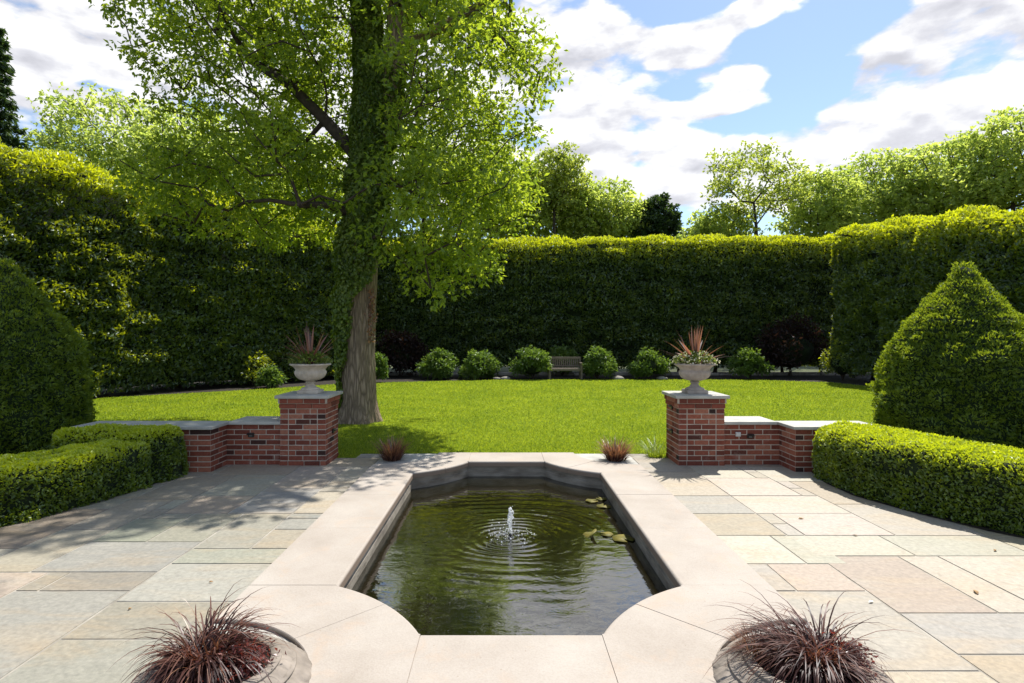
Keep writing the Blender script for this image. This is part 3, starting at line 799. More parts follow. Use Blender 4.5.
# grout bed under the joints
ins = [bm.verts.new(((x-PO.x)*(1+.02/SI), (y-PO.y)*(1+.012), CT-.006)) for x, y in inner]
outs = [bm.verts.new(((x-PO.x), (y-PO.y), CT-.006)) for x, y in outer_]
for i in range(n):
    try: bm.faces.new((ins[i], outs[i], outs[(i+1)%n], ins[(i+1)%n]))
    except Exception: pass
go = bm_obj('joint_bed', bm, M['grout'], pool)

# water: a fine displaced sheet, rings spreading from the jet
JX, JY, WZ = .068, 5.28, -.17
def water():
    nx, ny = 230, 420
    xs = np.linspace(CX-SI-.02, CX+SI+.02, nx); ys = np.linspace(EN-.02, EF+.02, ny)
    Xg, Yg = np.meshgrid(xs, ys, indexing='ij'); P = np.stack([Xg.ravel(), Yg.ravel(), np.zeros(Xg.size)], 1)
    dx = P[:,0]-JX; dy = P[:,1]-JY; r = np.hypot(dx, dy)
    warp = vnoise(P, 1.3, 4)*.07+vnoise(P, 4.0, 5)*.025
    rr = r+warp
    th = np.arctan2(dy, dx); am = .15+1.0*(.5+.5*vnoise(P*1.0, 2.2, 3))**1.5
    z = .0026*am*np.sin(2*np.pi*rr/(.085+.02*vnoise(P, .8, 2)))*np.exp(-((r-.28)/.30)**2)
    z += .0022*am*np.sin(2*np.pi*(rr+.05*vnoise(P, 1.1, 31))/.15+1)*np.exp(-((r-.75)/.5)**2)*(.35+1.0*vnoise(P, 1.2, 8)).clip(0,1)
    z += .0014*vnoise(P*np.array([1,1.7,1]), 2.2, 6)+.0004*vnoise(P*np.array([1,1.8,1]), 8.0, 7)
    z += .006*np.exp(-(r/.16)**2)*vnoise(P, 28, 9)
    P[:,2] = WZ+z
    idx = np.arange(nx*ny).reshape(nx, ny)
    Q = np.stack([idx[:-1,:-1], idx[1:,:-1], idx[1:,1:], idx[:-1,1:]], -1).reshape(-1, 4)
    cen = P[Q].mean(1); lo = scale_loop(inner_fine, 1.02)
    Q = Q[inside(lo, cen[:,0], cen[:,1])]
    o = np_obj('water', P, Q, M['water'], smooth=True); tag(o, kind='structure')
water()

# fountain jet
jet = empty('fountain_jet', (JX, JY, WZ)); tag(jet, 'small foaming water jet rising from the middle of the pool', 'fountain')
bm = bmesh.new(); rings = []
for j in range(46):
    t = j/45; z = t*.27; r = (.012+.0015*math.sin(j*.9))*(1.0 if t < .35 else (1.0+1.0*math.sin((t-.35)/.65*math.pi)))*(1 if t < .95 else .55)
    ox = .005*math.sin(j*.22); oy = .004*math.cos(j*.31)
    rings.append([bm.verts.new((ox+r*(1+.22*math.sin(a*1.257+j*.7))*math.cos(a*.3927), oy+r*(1+.22*math.sin(a*1.963+j*.5))*math.sin(a*.3927), z+.004*math.sin(a*1.6+j))) for a in range(16)])
for A_, B_ in zip(rings[:-1], rings[1:]):
    for i in range(16): bm.faces.new((A_[i], A_[(i+1)%16], B_[(i+1)%16], B_[i]))
bm.faces.new(rings[0][::-1]); bm.faces.new(rings[-1])
bm_obj('water_column', bm, M['jet'], jet, True)
bm = bmesh.new()
for k in range(130):
    if k < 26:
        z = random.uniform(.10, .29); a = random.uniform(0, 6.28); r = random.uniform(.015, .045)*(1+ (k % 5 == 0)*.9); s = random.uniform(.002, .0045)
    else:
        a = random.uniform(0, 6.28); r = random.gauss(.14, .07); z = random.uniform(.0, .02) if k % 3 else random.uniform(.0, .08); s = random.uniform(.002, .006)
    bmesh.ops.create_icosphere(bm, subdivisions=1, radius=s, matrix=Matrix.Translation((r*math.cos(a), r*math.sin(a), z)) @ Matrix.Diagonal((1, 1, random.uniform(.6, 1.8), 1)))
o = bm_obj('droplets', bm, M['jet'], jet, True); o['kind'] = 'stuff'
bm = bmesh.new(); lathe(bm, [(.03,-.12),(.03,-.015),(.02,0.0),(.012,.03),(.009,.032)], 12)
bm_obj('nozzle', bm, M['metal_dark'], jet, True)

# lily pads
def lily(x, y, r, rot, label, tilt=0.0, fold=0.0):
    n = 22; bm = bmesh.new()
    c = bm.verts.new((0, 0, .004)); c2 = bm.verts.new((0, 0, -.002)); ring = []; ring2 = []
    for i in range(n+1):
        a = .25+(2*math.pi-.5)*i/n; rr = r*(1+.05*math.sin(a*3+rot)+.03*math.sin(a*7)); z = .004+.004*math.sin(a*4+rot)+fold*abs(math.sin(a))*r
        ring.append(bm.verts.new((rr*math.cos(a), rr*math.sin(a), z))); ring2.append(bm.verts.new((rr*math.cos(a), rr*math.sin(a), z-.003)))
    for i in range(n):
        bm.faces.new((c, ring[i], ring[i+1])); bm.faces.new((c2, ring2[i+1], ring2[i])); bm.faces.new((ring[i], ring2[i], ring2[i+1], ring[i+1]))
    bm.faces.new((c, c2, ring2[0], ring[0])); bm.faces.new((c, ring[n], ring2[n], c2))
    o = bm_obj('lily_pad', bm, M['pad'], None, True); o.location = (x, y, WZ+.006); o.rotation_euler = (tilt, tilt*.3, rot)
    tag(o, label, 'lily pad', 'lily pads floating in the pool')
lily(.985, 6.42, .07, .3, 'yellow-green lily pad, leftmost of the cluster by the far right wall of the pool')
lily(1.10, 6.50, .06, 2.3, 'olive lily pad touching the far right pool wall, farthest from the jet')
lily(1.08, 6.22, .075, 1.2, 'dark lily pad nearest the viewer in the far right cluster')
lily(.80, 5.30, .075, 4.4, 'curled bright lily leaf standing up from the water right of the jet', tilt=.45, fold=.35)
lily(1.08, 5.22, .10, 5.2, 'large brownish lily pad by the right wall level with the jet')
lily(.955, 5.33, .06, 3.0, 'mid-sized lily pad between the curled leaf and the large brownish pad')

# ------------------------------------------------------------------ bricks
def brick_shell(x0, x1, y0, y1, z0, courses, faces='FBLR', quoin=None, flare=True, seed=1, off=(0,0,0), ch=.0665):
    """bricks standing 2 mm proud of a mortar core; returns arrays"""
    rnd = random.Random(seed); V = []; Fc = []; A = []; j = .009; t = .003
    def brick(p0, p1, z_0, z_1, nrm, ext):
        # p0,p1 along the face; box from the face inward 2 cm, outward t+ext
        (xa, ya), (xb, yb) = p0, p1; nx, ny = nrm; o = t+ext+rnd.uniform(-.001, .001); b = len(V); e = .002
        r = rnd.random()
        def P(x, y, z, d): V.append((x+nx*d-off[0], y+ny*d-off[1], z-off[2]))
        P(xa,ya,z_0,-.004); P(xb,yb,z_0,-.004); P(xb,yb,z_1,-.004); P(xa,ya,z_1,-.004)
        ux, uy = (xb-xa), (yb-ya); l = math.hypot(ux, uy); ux /= l; uy /= l
        P(xa+ux*e,ya+uy*e,z_0+e,o); P(xb-ux*e,yb-uy*e,z_0+e,o); P(xb-ux*e,yb-uy*e,z_1-e,o); P(xa+ux*e,ya+uy*e,z_1-e,o)
        for f in [(4,5,6,7),(0,1,5,4),(1,2,6,5),(2,3,7,6),(3,0,4,7)]: Fc.append([b+i for i in f]); A.append(r)
    for side in faces:
        if side == 'F': P0, P1, nrm = (x0, y0), (x1, y0), (0, -1)
        if side == 'B': P0, P1, nrm = (x1, y1), (x0, y1), (0, 1)
        if side == 'L': P0, P1, nrm = (x0, y1), (x0, y0), (-1, 0)
        if side == 'R': P0, P1, nrm = (x1, y0), (x1, y1), (1, 0)
        Ls = math.hypot(P1[0]-P0[0], P1[1]-P0[1]); ux = (P1[0]-P0[0])/Ls; uy = (P1[1]-P0[1])/Ls
        for c in range(courses):
            z_0 = z0+c*ch+j/2; z_1 = z0+(c+1)*ch-j/2
            ext = .014*max(0, c-(courses-3)) if flare else 0
            if flare and c == 0: ext = .006
            cuts = []
            if quoin and 0 < c < courses-2:
                a = .105 if quoin else 0; inn = Ls-2*a; half = inn/2.0
                cuts = [0, a] + ([a+half] if c % 2 else [a+half*.5, a+half*1.5]) + [Ls-a, Ls]
            else:
                s = (.205 if c % 2 else .10) if Ls > .3 else Ls*.5
                cuts = [0.0]; x = s
                while x < Ls-.05: cuts.append(x); x += .205
                cuts.append(Ls)
            for a, b in zip(cuts[:-1], cuts[1:]):
                ga = 0 if a == 0 else j/2; gb = 0 if b == Ls else j/2
                pa_ = (a+ga-(ext+t if a == 0 and 0 else 0)); pb_ = b-gb
                brick((P0[0]+ux*pa_, P0[1]+uy*pa_), (P0[0]+ux*pb_, P0[1]+uy*pb_), z_0, z_1, nrm, ext)
    return V, Fc, A
def box_obj(name, b, mat, parent, off=(0,0,0), bevel=0, seg=1):
    bm = bmesh.new(); add_box(bm, b[0]-off[0], b[1]-off[0], b[2]-off[1], b[3]-off[1], b[4]-off[2], b[5]-off[2], bevel, seg)
    return bm_obj(name, bm, mat, parent)
def pier(x0, x1, label, seed):
    y0, y1 = 7.42, 7.98; off = ((x0+x1)/2, (y0+y1)/2, 0)
    root = empty('brick_pier', off); tag(root, label, 'pier', 'brick piers of the garden wall')
    box_obj('mortar_core', (x0, x1, y0, y1, -.02, .863), M['mortar'], root, off)
    box_obj('corbel_bed', (x0-.022, x1+.022, y0-.022, y1+.022, .80, .8635), M['mortar'], root, off)
    V, Fc, A = brick_shell(x0, x1, y0, y1, 0, 13, quoin=True, seed=seed, off=off)
    np_obj('brickwork', V, Fc, M['brick'], root, attr=A)
    box_obj('cap_stone', (x0-.055, x1+.055, y0-.055, y1+.055, .865, .905), M['bluestone_cap'], root, off, .006, 2)
    return root
pl = pier(-2.85, -2.27, 'brick pier with bluestone cap in the tree shade, left of the pool', 3)
pr = pier(2.25, 2.83, 'sunlit-capped brick pier right of the pool, beside the white outlet cover', 4)
def low_wall(sx, label, seed):
    # a straight run, then a step towards the terrace and on behind the box hedge
    xi, xm, xo = 2.835, 3.56, (4.62 if sx > 0 else 5.25)
    xa, xb = sorted((sx*xi, sx*xm)); xc, xd = sorted((sx*xm, sx*xo)); off = (sx*xm, 7.5, 0)
    root = empty('garden_wall', off); tag(root, label, 'wall', 'low brick garden walls')
    box_obj('mortar_core', (xa, xb, 7.47, 7.93, -.02, .523), M['mortar'], root, off)
    box_obj('mortar_core', (xc, xd, 7.06, 7.50, -.02, .522), M['mortar'], root, off)
    V, Fc, A = brick_shell(xa, xb, 7.47, 7.93, 0, 8, faces='FB', flare=False, seed=seed, off=off, ch=.0655)
    fc = 'FB'+('L' if sx > 0 else 'R')
    V2, F2, A2 = brick_shell(xc, xd, 7.06, 7.50, 0, 8, faces=fc, flare=False, seed=seed+9, off=off, ch=.0655)
    n = len(V); V = V+V2; Fc = Fc+[[i+n for i in f] for f in F2]; A = A+A2
    np_obj('brickwork', V, Fc, M['brick'], root, attr=A)
    # one L-shaped cap in two butted slabs
    e = .035
    if sx > 0:
        box_obj('cap_stone', (xa, xb-.037, 7.47-e, 7.93+e, .525, .563), M['bluestone_cap'], root, off, .005, 2)
        box_obj('cap_stone', (xc-e, xd, 7.06-e, 7.50+e, .525, .562), M['bluestone_cap'], root, off, .005, 2)
    else:
        box_obj('cap_stone', (xa+.037, xb, 7.47-e, 7.93+e, .525, .563), M['bluestone_cap'], root, off, .005, 2)
        box_obj('cap_stone', (xc, xd+e, 7.06-e, 7.50+e, .525, .562), M['bluestone_cap'], root, off, .005, 2)
    return root
low_wall(-1, 'low brick wall with dull bluestone top running left from the shaded pier', 21)
low_wall(1, 'low brick wall with bright sunlit top running right from the right pier', 33)

def step_light(x, y, z, rz, label):
    root = empty('wall_light', (x, y, z), rz); tag(root, label, 'light', 'small wall lights in the brickwork')
    bm = bmesh.new(); add_box(bm, -.038, .038, -.012, .004, -.028, .028, .003); bm_obj('housing', bm, M['metal_dark'], root)
    bm = bmesh.new(); vs = [bm.verts.new(p) for p in [(-.042,-.012,.03),(.042,-.012,.03),(.042,-.045,.012),(-.042,-.045,.012),(-.042,-.012,.022),(.042,-.012,.022),(.042,-.043,.006),(-.042,-.043,.006)]]
    for f in [(0,1,2,3),(7,6,5,4),(0,3,7,4),(1,5,6,2),(3,2,6,7),(0,4,5,1)]: bm.faces.new([vs[i] for i in f])
    bm_obj('hood', bm, M['metal_dark'], root)
    bm = bmesh.new(); add_box(bm, -.02, .02, -.016, -.012, -.018, .010, .001); bm_obj('lens', bm, M['lightlens'], root)
step_light(-3.24, 7.462, .39, 0, 'small dark hooded light on the shaded low wall left of the left pier')
step_light(-2.262, 7.72, .40, R(90), 'dark light on the pool-facing side of the left pier')
step_light(3.18, 7.462, .375, 0, 'small dark hooded light on the right low wall beside the white outlet cover')
step_light(2.242, 7.70, .40, R(-90), 'dark light low on the pool-facing side of the right pier')
step_light(2.242, 7.70, .72, R(-90), 'dark fitting high on the pool-facing side of the right pier')
bm = bmesh.new(); add_box(bm, -.032, .032, -.03, .0, -.028, .028, .005, 2); add_box(bm, -.026, .026, -.036, -.0295, -.022, .022, .003)
o = bm_obj('outlet_cover', bm, M['plastic']); o.location = (3.02, 7.466, .40); tag(o, 'small pale grey weatherproof outlet cover on the right low wall', 'outlet')

# ------------------------------------------------------------------ blades (grasses, cordyline)
def ribbons(name, base, dirs, length, width, bend, mat, parent, seg=7, rnd=None, curl=1.0):
    n = len(base); t = np.linspace(0, 1, seg+1); V = np.zeros((n, seg+1, 2, 3))
    d = norm(dirs); hz = d.copy(); hz[:,2] = 0; hz = norm(hz+1e-6); side = norm(np.cross(d, np.array([0,0,1.0]))+1e-6)
    p = base.copy(); cur = d.copy()
    for k in range(seg+1):
        w = width*(math.sin(math.pi*(.18+.82*t[k]))**.8 if k < seg else .02)
        tw = side*np.cos(t[k]*.6)+cur*0
        V[:,k,0] = p-tw*w[:,None]*.5; V[:,k,1] = p+tw*w[:,None]*.5
        cur = norm(cur+np.array([0,0,-1.0])*(bend*(t[k]+.25)*curl)[:,None]/seg+hz*(bend*.35)[:,None]/seg + RS.normal(size=p.shape)*.03)
        p = p+cur*(length/seg)[:,None]
    Vf = V.reshape(-1, 3); idx = np.arange(n*(seg+1)*2).reshape(n, seg+1, 2)
    Q = np.stack([idx[:,:-1,0], idx[:,:-1,1], idx[:,1:,1], idx[:,1:,0]], -1).reshape(-1, 4)
    a = RS.rand(n) if rnd is None else rnd
    return np_obj(name, Vf, Q, mat, parent, smooth=True, attr=np.repeat(a, seg))
def tuft(root, n, r0, L, Wd, spread, bend, mat, z=0.0, name='blades', cx=0, cy=0, bias=(0,0)):
    a = RS.rand(n)*6.283; rr = r0*np.sqrt(RS.rand(n)); base = np.stack([cx+rr*np.cos(a), cy+rr*np.sin(a), np.full(n, z)], 1)
    sp = spread*(RS.rand(n)**.7); aa = a+RS.normal(size=n)*.5
    d = np.stack([np.cos(aa)*sp+bias[0], np.sin(aa)*sp+bias[1], np.ones(n)], 1)
    return ribbons(name, base, d, L*(.5+.7*RS.rand(n)), Wd*(.6+.6*RS.rand(n)), bend*(.4+1.1*RS.rand(n)), mat, root)

# ------------------------------------------------------------------ carved planters near the camera
def planter(x, y, label, mir):
    root = empty('stone_planter', (x, y, 0)); root.scale = (.94, .94, 1); tag(root, label, 'planter', 'carved stone planters in the near scallops')
    nA = 288
    bm = bmesh.new()
    prof = [(.20,.006),(.455,.006),(.46,.03),(.45,.045)]
    # leaf band rises and leans in
    for k in range(1, 15): prof.append((.45-.085*(k/14)**1.2, .045+.125*k/14))
    prof += [(.362,.175),(.372,.182),(.368,.192),(.352,.196)]
    for k in range(1, 11): prof.append((.352-.052*(k/10), .196+.055*math.sin(k/10*1.5)))
    prof += [(.296,.262),(.300,.272),(.296,.282),(.250,.284),(.245,.272),(.240,.20),(.02,.20)]
    rings = []
    for (r, z) in prof:
        ring = []
        for i in range(nA):
            a = 2*math.pi*i/nA; rr = r; zz = z
            if .045 < z < .172:                     # scrolled leaves in relief
                v = (z-.045)/.127; nl = 22; u = (a*nl/(2*math.pi)) % 1.0; w = abs(u-.5)*2
                shape = (math.cos(math.pi*(v-.45))*.85); inl = 1 if w < shape else 0
                vein = .5+.5*math.cos((w*3.0+v*5.5)*math.pi*2); stem = 1 if w < .10 else 0
                rr += (.007*inl*(.55+.45*vein)+.004*stem*inl - .003*(1-inl))*min(1, v*4)
            if .196 < z < .255:                      # gadroons
                nl = 30; u = (a*nl/(2*math.pi)) % 1.0; rr += .014*math.sqrt(max(0, 1-(2*u-1)**2))-.008
            ring.append(bm.verts.new((rr*math.cos(a), rr*math.sin(a), zz)))
        rings.append(ring)
    for A_, B_ in zip(rings[:-1], rings[1:]):
        for i in range(nA): bm.faces.new((A_[i], A_[(i+1)%nA], B_[(i+1)%nA], B_[i]))
    for v_ in bm.verts: v_.co.z = .004+v_.co.z*.45
    bm_obj('bowl', bm, M['pot_stone'], root, True)
    bm = bmesh.new(); bmesh.ops.create_circle(bm, cap_ends=True, radius=.243, segments=40, matrix=Matrix.Translation((0,0,.115))); bm_obj('soil', bm, M['soil'], root)
    return root
def fountain_grass(x, y, z, label, mir, seed):
    root = empty('fountain_grass', (x, y, z)); tag(root, label, 'ornamental grass', 'dark red grass clumps around the pool')
    sc = .86 if mir < 0 else .92
    tuft(root, 380 if mir < 0 else 430, .10, .30*sc, .0085, .95, 3.8, M['fgrass'], bias=(-.12, 0) if mir < 0 else (.18, .1))
    tuft(root, 300 if mir < 0 else 290, .09, .46*sc, .0078, .5, 4.4, M['fgrass'], name='blades', bias=(.1, 0) if mir < 0 else (-.2, .1))
    tuft(root, 45, .09, .50*sc, .006, .9, 4.6, M['fgrass'], name='blades')
    tuft(root, 40, .10, .34, .0035, 1.0, 2.6, M['drygrass'], name='dry_stalks')
    return root
def red_bedding(x, y, z, rx, n, label):
    root = empty('red_bedding_plant', (x, y, z)); tag(root, label, 'plant', 'low red-leaved plants in the planters')
    C = np.stack([RS.normal(size=n)*rx*.5, RS.normal(size=n)*rx*.5, np.abs(RS.normal(size=n))*.04+.012], 1)
    leaf_obj('leaves', C, RS.normal(size=(n,3))+np.array([0,0,.4]), .022*(.6+.7*RS.rand(n)), .012*(.6+.7*RS.rand(n)), RS.rand(n), M['redleaf'], root)
    tuft(root, 60, rx*.8, .07, .003, .8, .3, M['redleaf'], name='stems')
    return root
for sx, nm in ((-1, 'left'), (1, 'right')):
    x = CX+sx*1.375; y = 2.70
    planter(x, y, 'round carved stone planter with leaf relief in the near %s scallop of the coping' % nm, sx)
    fountain_grass(x+(-.06 if sx < 0 else .03), y+.02, .115, 'arching dark purple grass in the near %s planter' % nm, sx, 3)
    red_bedding(x+(.13 if sx < 0 else .17), y-.02 if sx < 0 else y+.03, .115, .10, 900, 'low red-leaved plant beside the purple grass in the near %s planter' % nm)
# brown straw-like plant on the right planter's left side
st = empty('dry_straw_plant', (CX+1.375-.16, 2.86, .11)); tag(st, 'golden brown straw-like plant on the pool side of the right planter', 'plant')
tuft(st, 420, .10, .13, .0022, 1.3, 1.2, M['drygrass'])
# far clumps in the far scallops
for x, y, lb in ((-1.47, 7.72, 'reddish brown grass tuft at the far left corner of the coping'), (1.49, 7.70, 'reddish brown grass tuft at the far right corner of the coping')):
    g = empty('grass_tuft', (x, y, .01)); tag(g, lb, 'ornamental grass', 'brown grass tufts at the far end of the pool')
    tuft(g, 330, .10, .33, .010, .75, .8, M['drygrass']); tuft(g, 160, .12, .22, .010, 1.1, 1.0, M['fgrass'])
# pale wispy grass at the foot of the right pier
g = empty('wispy_grass', (2.08, 7.98, 0)); tag(g, 'pale wispy green grass at the foot of the right pier', 'ornamental grass')
tuft(g, 110, .08, .34, .005, 1.1, .9, M['leaf_pot']); tuft(g, 140, .10, .12, .012, 1.0, .6, M['grass'], name='low_leaves')

# ------------------------------------------------------------------ urns
def urn(x, y, z, mat, label, rz=0):
    root = empty('garden_urn', (x, y, z), rz); tag(root, label, 'urn', 'stone urns on the brick piers')
    bm = bmesh.new(); add_box(bm, -.135, .135, -.135, .135, 0, .045, .004); bm_obj('plinth', bm, mat, root)
    bm = bmesh.new(); lathe(bm, [(.12,.044),(.125,.055),(.118,.066),(.095,.074),(.068,.088),(.052,.110),(.046,.130),(.060,.137),(.066,.145),(.060,.153),(.05,.158),(.05,.165)], 40); bm_obj('foot', bm, mat, root, True)
    def mod(a, zz):
        if .17 < zz < .30: return 1+.035*abs(math.cos(a*14))*min(1, (zz-.165)/.03)
        return 1
    bm = bmesh.new()
    lathe(bm, [(.05,.163),(.085,.168),(.13,.182),(.165,.205),(.187,.235),(.197,.262),(.200,.285),(.190,.298),(.190,.310),(.197,.322),(.215,.345),(.238,.362),(.262,.372),(.268,.380),(.262,.392),(.245,.394),(.225,.385),(.19,.355),(.02,.352)], 112, mod=mod)
    bm_obj('bowl', bm, mat, root, True)
    return root
ZU = .907
UL = (-2.555, 7.70); UR = (2.545, 7.70)
urn(UL[0], UL[1], ZU, M['urn'], 'pale stone urn with ribbed bowl on the left brick pier')
urn(UR[0], UR[1], ZU, M['urn_b'], 'grey-beige stone urn with ribbed bowl on the right brick pier')
def urn_plants(x, y, seed, flowers, side):
    z = ZU+.36
    c = empty('cordyline', (x, y, z)); tag(c, 'red-brown spiky cordyline in the %s urn' % side, 'plant', 'spiky red plants in the urns')
    n = 40; a = RS.rand(n)*6.283; inc = np.concatenate([RS.rand(14)*.4, .45+RS.rand(26)*.95])
    base = np.stack([.02*np.cos(a), .02*np.sin(a), np.full(n, .02)], 1)
    d = np.stack([np.cos(a)*np.tan(np.minimum(inc, 1.35)), np.sin(a)*np.tan(np.minimum(inc, 1.35)), np.ones(n)], 1)
    ribbons('blades', base, d, .44+.14*RS.rand(n), .022+.012*RS.rand(n), np.where(inc > .4, .38, .1), M['cordyline'], c, seg=6)
    f = empty('trailing_plant', (x, y, z)); tag(f, ('cream-flowered leafy plant spilling over the rim of the %s urn' if flowers else 'green leafy filler plant inside the rim of the %s urn') % side, 'plant', 'leafy filler plants in the urns')
    n = 1500; a = RS.rand(n)*6.283; r = .27*np.sqrt(RS.rand(n)); zz = .155*(1-(r/.29)**2)+.035*RS.rand(n)
    C = np.stack([r*np.cos(a), r*np.sin(a), zz+.015], 1)
    leaf_obj('leaves', C, np.stack([np.cos(a), np.sin(a), .6+RS.normal(size=n)*.5], 1)+RS.normal(size=(n,3))*.4, .045*(.6+.8*RS.rand(n)), .024*(.6+.8*RS.rand(n)), RS.rand(n), M['leaf_pot'], f)
    if flowers:
        n = 330; a = RS.rand(n)*6.283; r = .12+.20*RS.rand(n); zz = .16*(1-(r/.34)**2)-.02+.06*RS.rand(n)
        C = np.stack([r*np.cos(a), r*np.sin(a), zz+.02], 1)
        o = leaf_obj('flowers', C, RS.normal(size=(n,3)), .026*(.7+.6*RS.rand(n)), .022*(.7+.6*RS.rand(n)), RS.rand(n), M['petal'], f); o['kind'] = 'stuff'
urn_plants(UL[0], UL[1], 1, False, 'left'); urn_plants(UR[0], UR[1], 2, True, 'right')

# ------------------------------------------------------------------ clipped box hedges by the terrace
bl1 = [(-7.1,2.6),(-5.8,3.9),(-4.98,4.9),(-4.64,5.4),(-4.40,5.95),(-4.28,6.62)]
bl2 = [(-4.62,6.55),(-4.50,6.85),(-4.36,7.02)]
hedge('box_hedge', bl1, .88, .47, 0, .07, .035, 4, 52000, .034, M['leaf_box'], 'long clipped box hedge curving off the left edge of the terrace', 'hedge', 'clipped box hedges by the terrace', depth=.045, seed=2, rnd=.3, coreshrink=.025, wr=.6, newg_sun=.35)
hedge('box_hedge', [(-5.1,6.66),(-4.5,6.74),(-3.80,6.76)], .54, .58, 0, .06, .03, 4, 17000, .034, M['leaf_box'], 'short rounded box hedge against the left low brick wall', 'hedge', 'clipped box hedges by the terrace', depth=.045, seed=4, rnd=.4, coreshrink=.025, wr=.6, newg_sun=.35)
hedge('box_hedge', [(4.12,6.98),(4.10,6.5),(4.12,6.05),(4.30,5.6),(4.56,5.15),(5.0,4.70),(5.8,4.0),(7.0,3.0)], .86, .60, 0, .07, .035, 4, 62000, .034, M['leaf_box'], 'long clipped box hedge with sunlit top along the right edge of the terrace', 'hedge', 'clipped box hedges by the terrace', depth=.045, seed=6, rnd=.3, coreshrink=.025, wr=.6, newg_sun=.35)
sheet('hedge_soil', [(-9,2.2),(-7.0,1.95),(-5.2,3.9),(-4.28,5.15),(-3.92,6.1),(-3.84,7.05),(-9,7.05)], [], .013, M['soil'])
sheet('hedge_soil', [(3.74,7.05),(3.62,6.5),(3.62,6.0),(3.84,5.4),(4.1,4.9),(4.6,4.3),(7.2,2.0),(9,2.2),(9,7.05)], [], .013, M['soil'])

# ------------------------------------------------------------------ conical dwarf spruces
def cone_spruce(x, y, r, h, label, seed, n=52000):
    root = empty('conical_spruce', (x, y, 0)); tag(root, label, 'conifer', 'clipped conical spruces')
    nz, na = 60, 90
    V = np.zeros((nz, na, 3))
    for i in range(nz):
        t = i/(nz-1); rr = r*float(np.interp(t, [0,.08,.3,.5,.6,.68,.78,.87,.94,.98,1], [.88,.98,1.0,.92,.80,.67,.45,.26,.12,.045,.005]))
        for j in range(na):
            a = 2*math.pi*j/na; V[i,j] = (rr*math.cos(a), rr*math.sin(a), .06+t*(h-.06))
    Vf = V.reshape(-1, 3); rad = Vf.copy(); rad[:,2] = 0; rad = norm(rad+1e-9)
    sc = np.clip(1-Vf[:,2]/h, .15, 1)
    dsp = (.07*vnoise(Vf, 2.6, seed)+.17*np.abs(vnoise(Vf*np.array([1,1,1.6]), 5.0, seed+1))*1.4-.05+.03*1.3*vnoise(Vf, 13, seed+2))*np.sqrt(sc)
    Vf = Vf+(rad+np.array([0,0,.3]))*dsp[:,None]
    idx = np.arange(nz*na).reshape(nz, na); nx_ = np.roll(idx, -1, 1)
    Q = np.stack([idx[:-1], nx_[:-1], nx_[1:], idx[1:]], -1).reshape(-1, 4)
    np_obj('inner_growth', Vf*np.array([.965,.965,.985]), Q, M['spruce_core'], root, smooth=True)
    P, Nn = sample_surface(Vf, Q, n)
    tw = vnoise(P*np.array([1,1,1.6]), 9, seed+7); dep = (.01+.05*RS.rand(n))*(.7+.6*tw)
    C = P+Nn*dep[:,None]; D = norm(Nn*.9+np.array([0,0,.35])+RS.normal(size=P.shape)*.5)
    L = .048*(.6+.8*RS.rand(n))
    leaf_obj('foliage', C, D, L, L*.36, (.25+.5*RS.rand(n)+.25*tw).clip(0,1), M['leaf_spruce'], root)
    return root
cone_spruce(6.46, 8.15, .98, 2.66, 'sunlit conical spruce behind the right box hedge', 40)
cone_spruce(-7.02, 8.15, .98, 2.74, 'shaded conical spruce at the left edge behind the box hedge', 50)

# ------------------------------------------------------------------ tall hedges
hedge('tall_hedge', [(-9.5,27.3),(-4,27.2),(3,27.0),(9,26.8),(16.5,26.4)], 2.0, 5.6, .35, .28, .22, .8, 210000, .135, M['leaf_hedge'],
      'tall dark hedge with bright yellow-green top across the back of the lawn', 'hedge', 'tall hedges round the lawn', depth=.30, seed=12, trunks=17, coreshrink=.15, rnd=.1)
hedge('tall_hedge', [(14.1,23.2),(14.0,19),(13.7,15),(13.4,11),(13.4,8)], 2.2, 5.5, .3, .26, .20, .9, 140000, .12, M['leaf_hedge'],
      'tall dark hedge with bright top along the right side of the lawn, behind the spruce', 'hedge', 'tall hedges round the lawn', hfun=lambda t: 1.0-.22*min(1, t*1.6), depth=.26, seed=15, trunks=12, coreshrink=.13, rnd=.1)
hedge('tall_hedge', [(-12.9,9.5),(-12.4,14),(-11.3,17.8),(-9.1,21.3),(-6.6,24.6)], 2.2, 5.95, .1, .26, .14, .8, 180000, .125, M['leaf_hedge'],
      'tall hedge rising along the left side of the lawn, behind the shaded spruce', 'hedge', 'tall hedges round the lawn', depth=.28, seed=18, trunks=13, coreshrink=.16, rnd=.1)

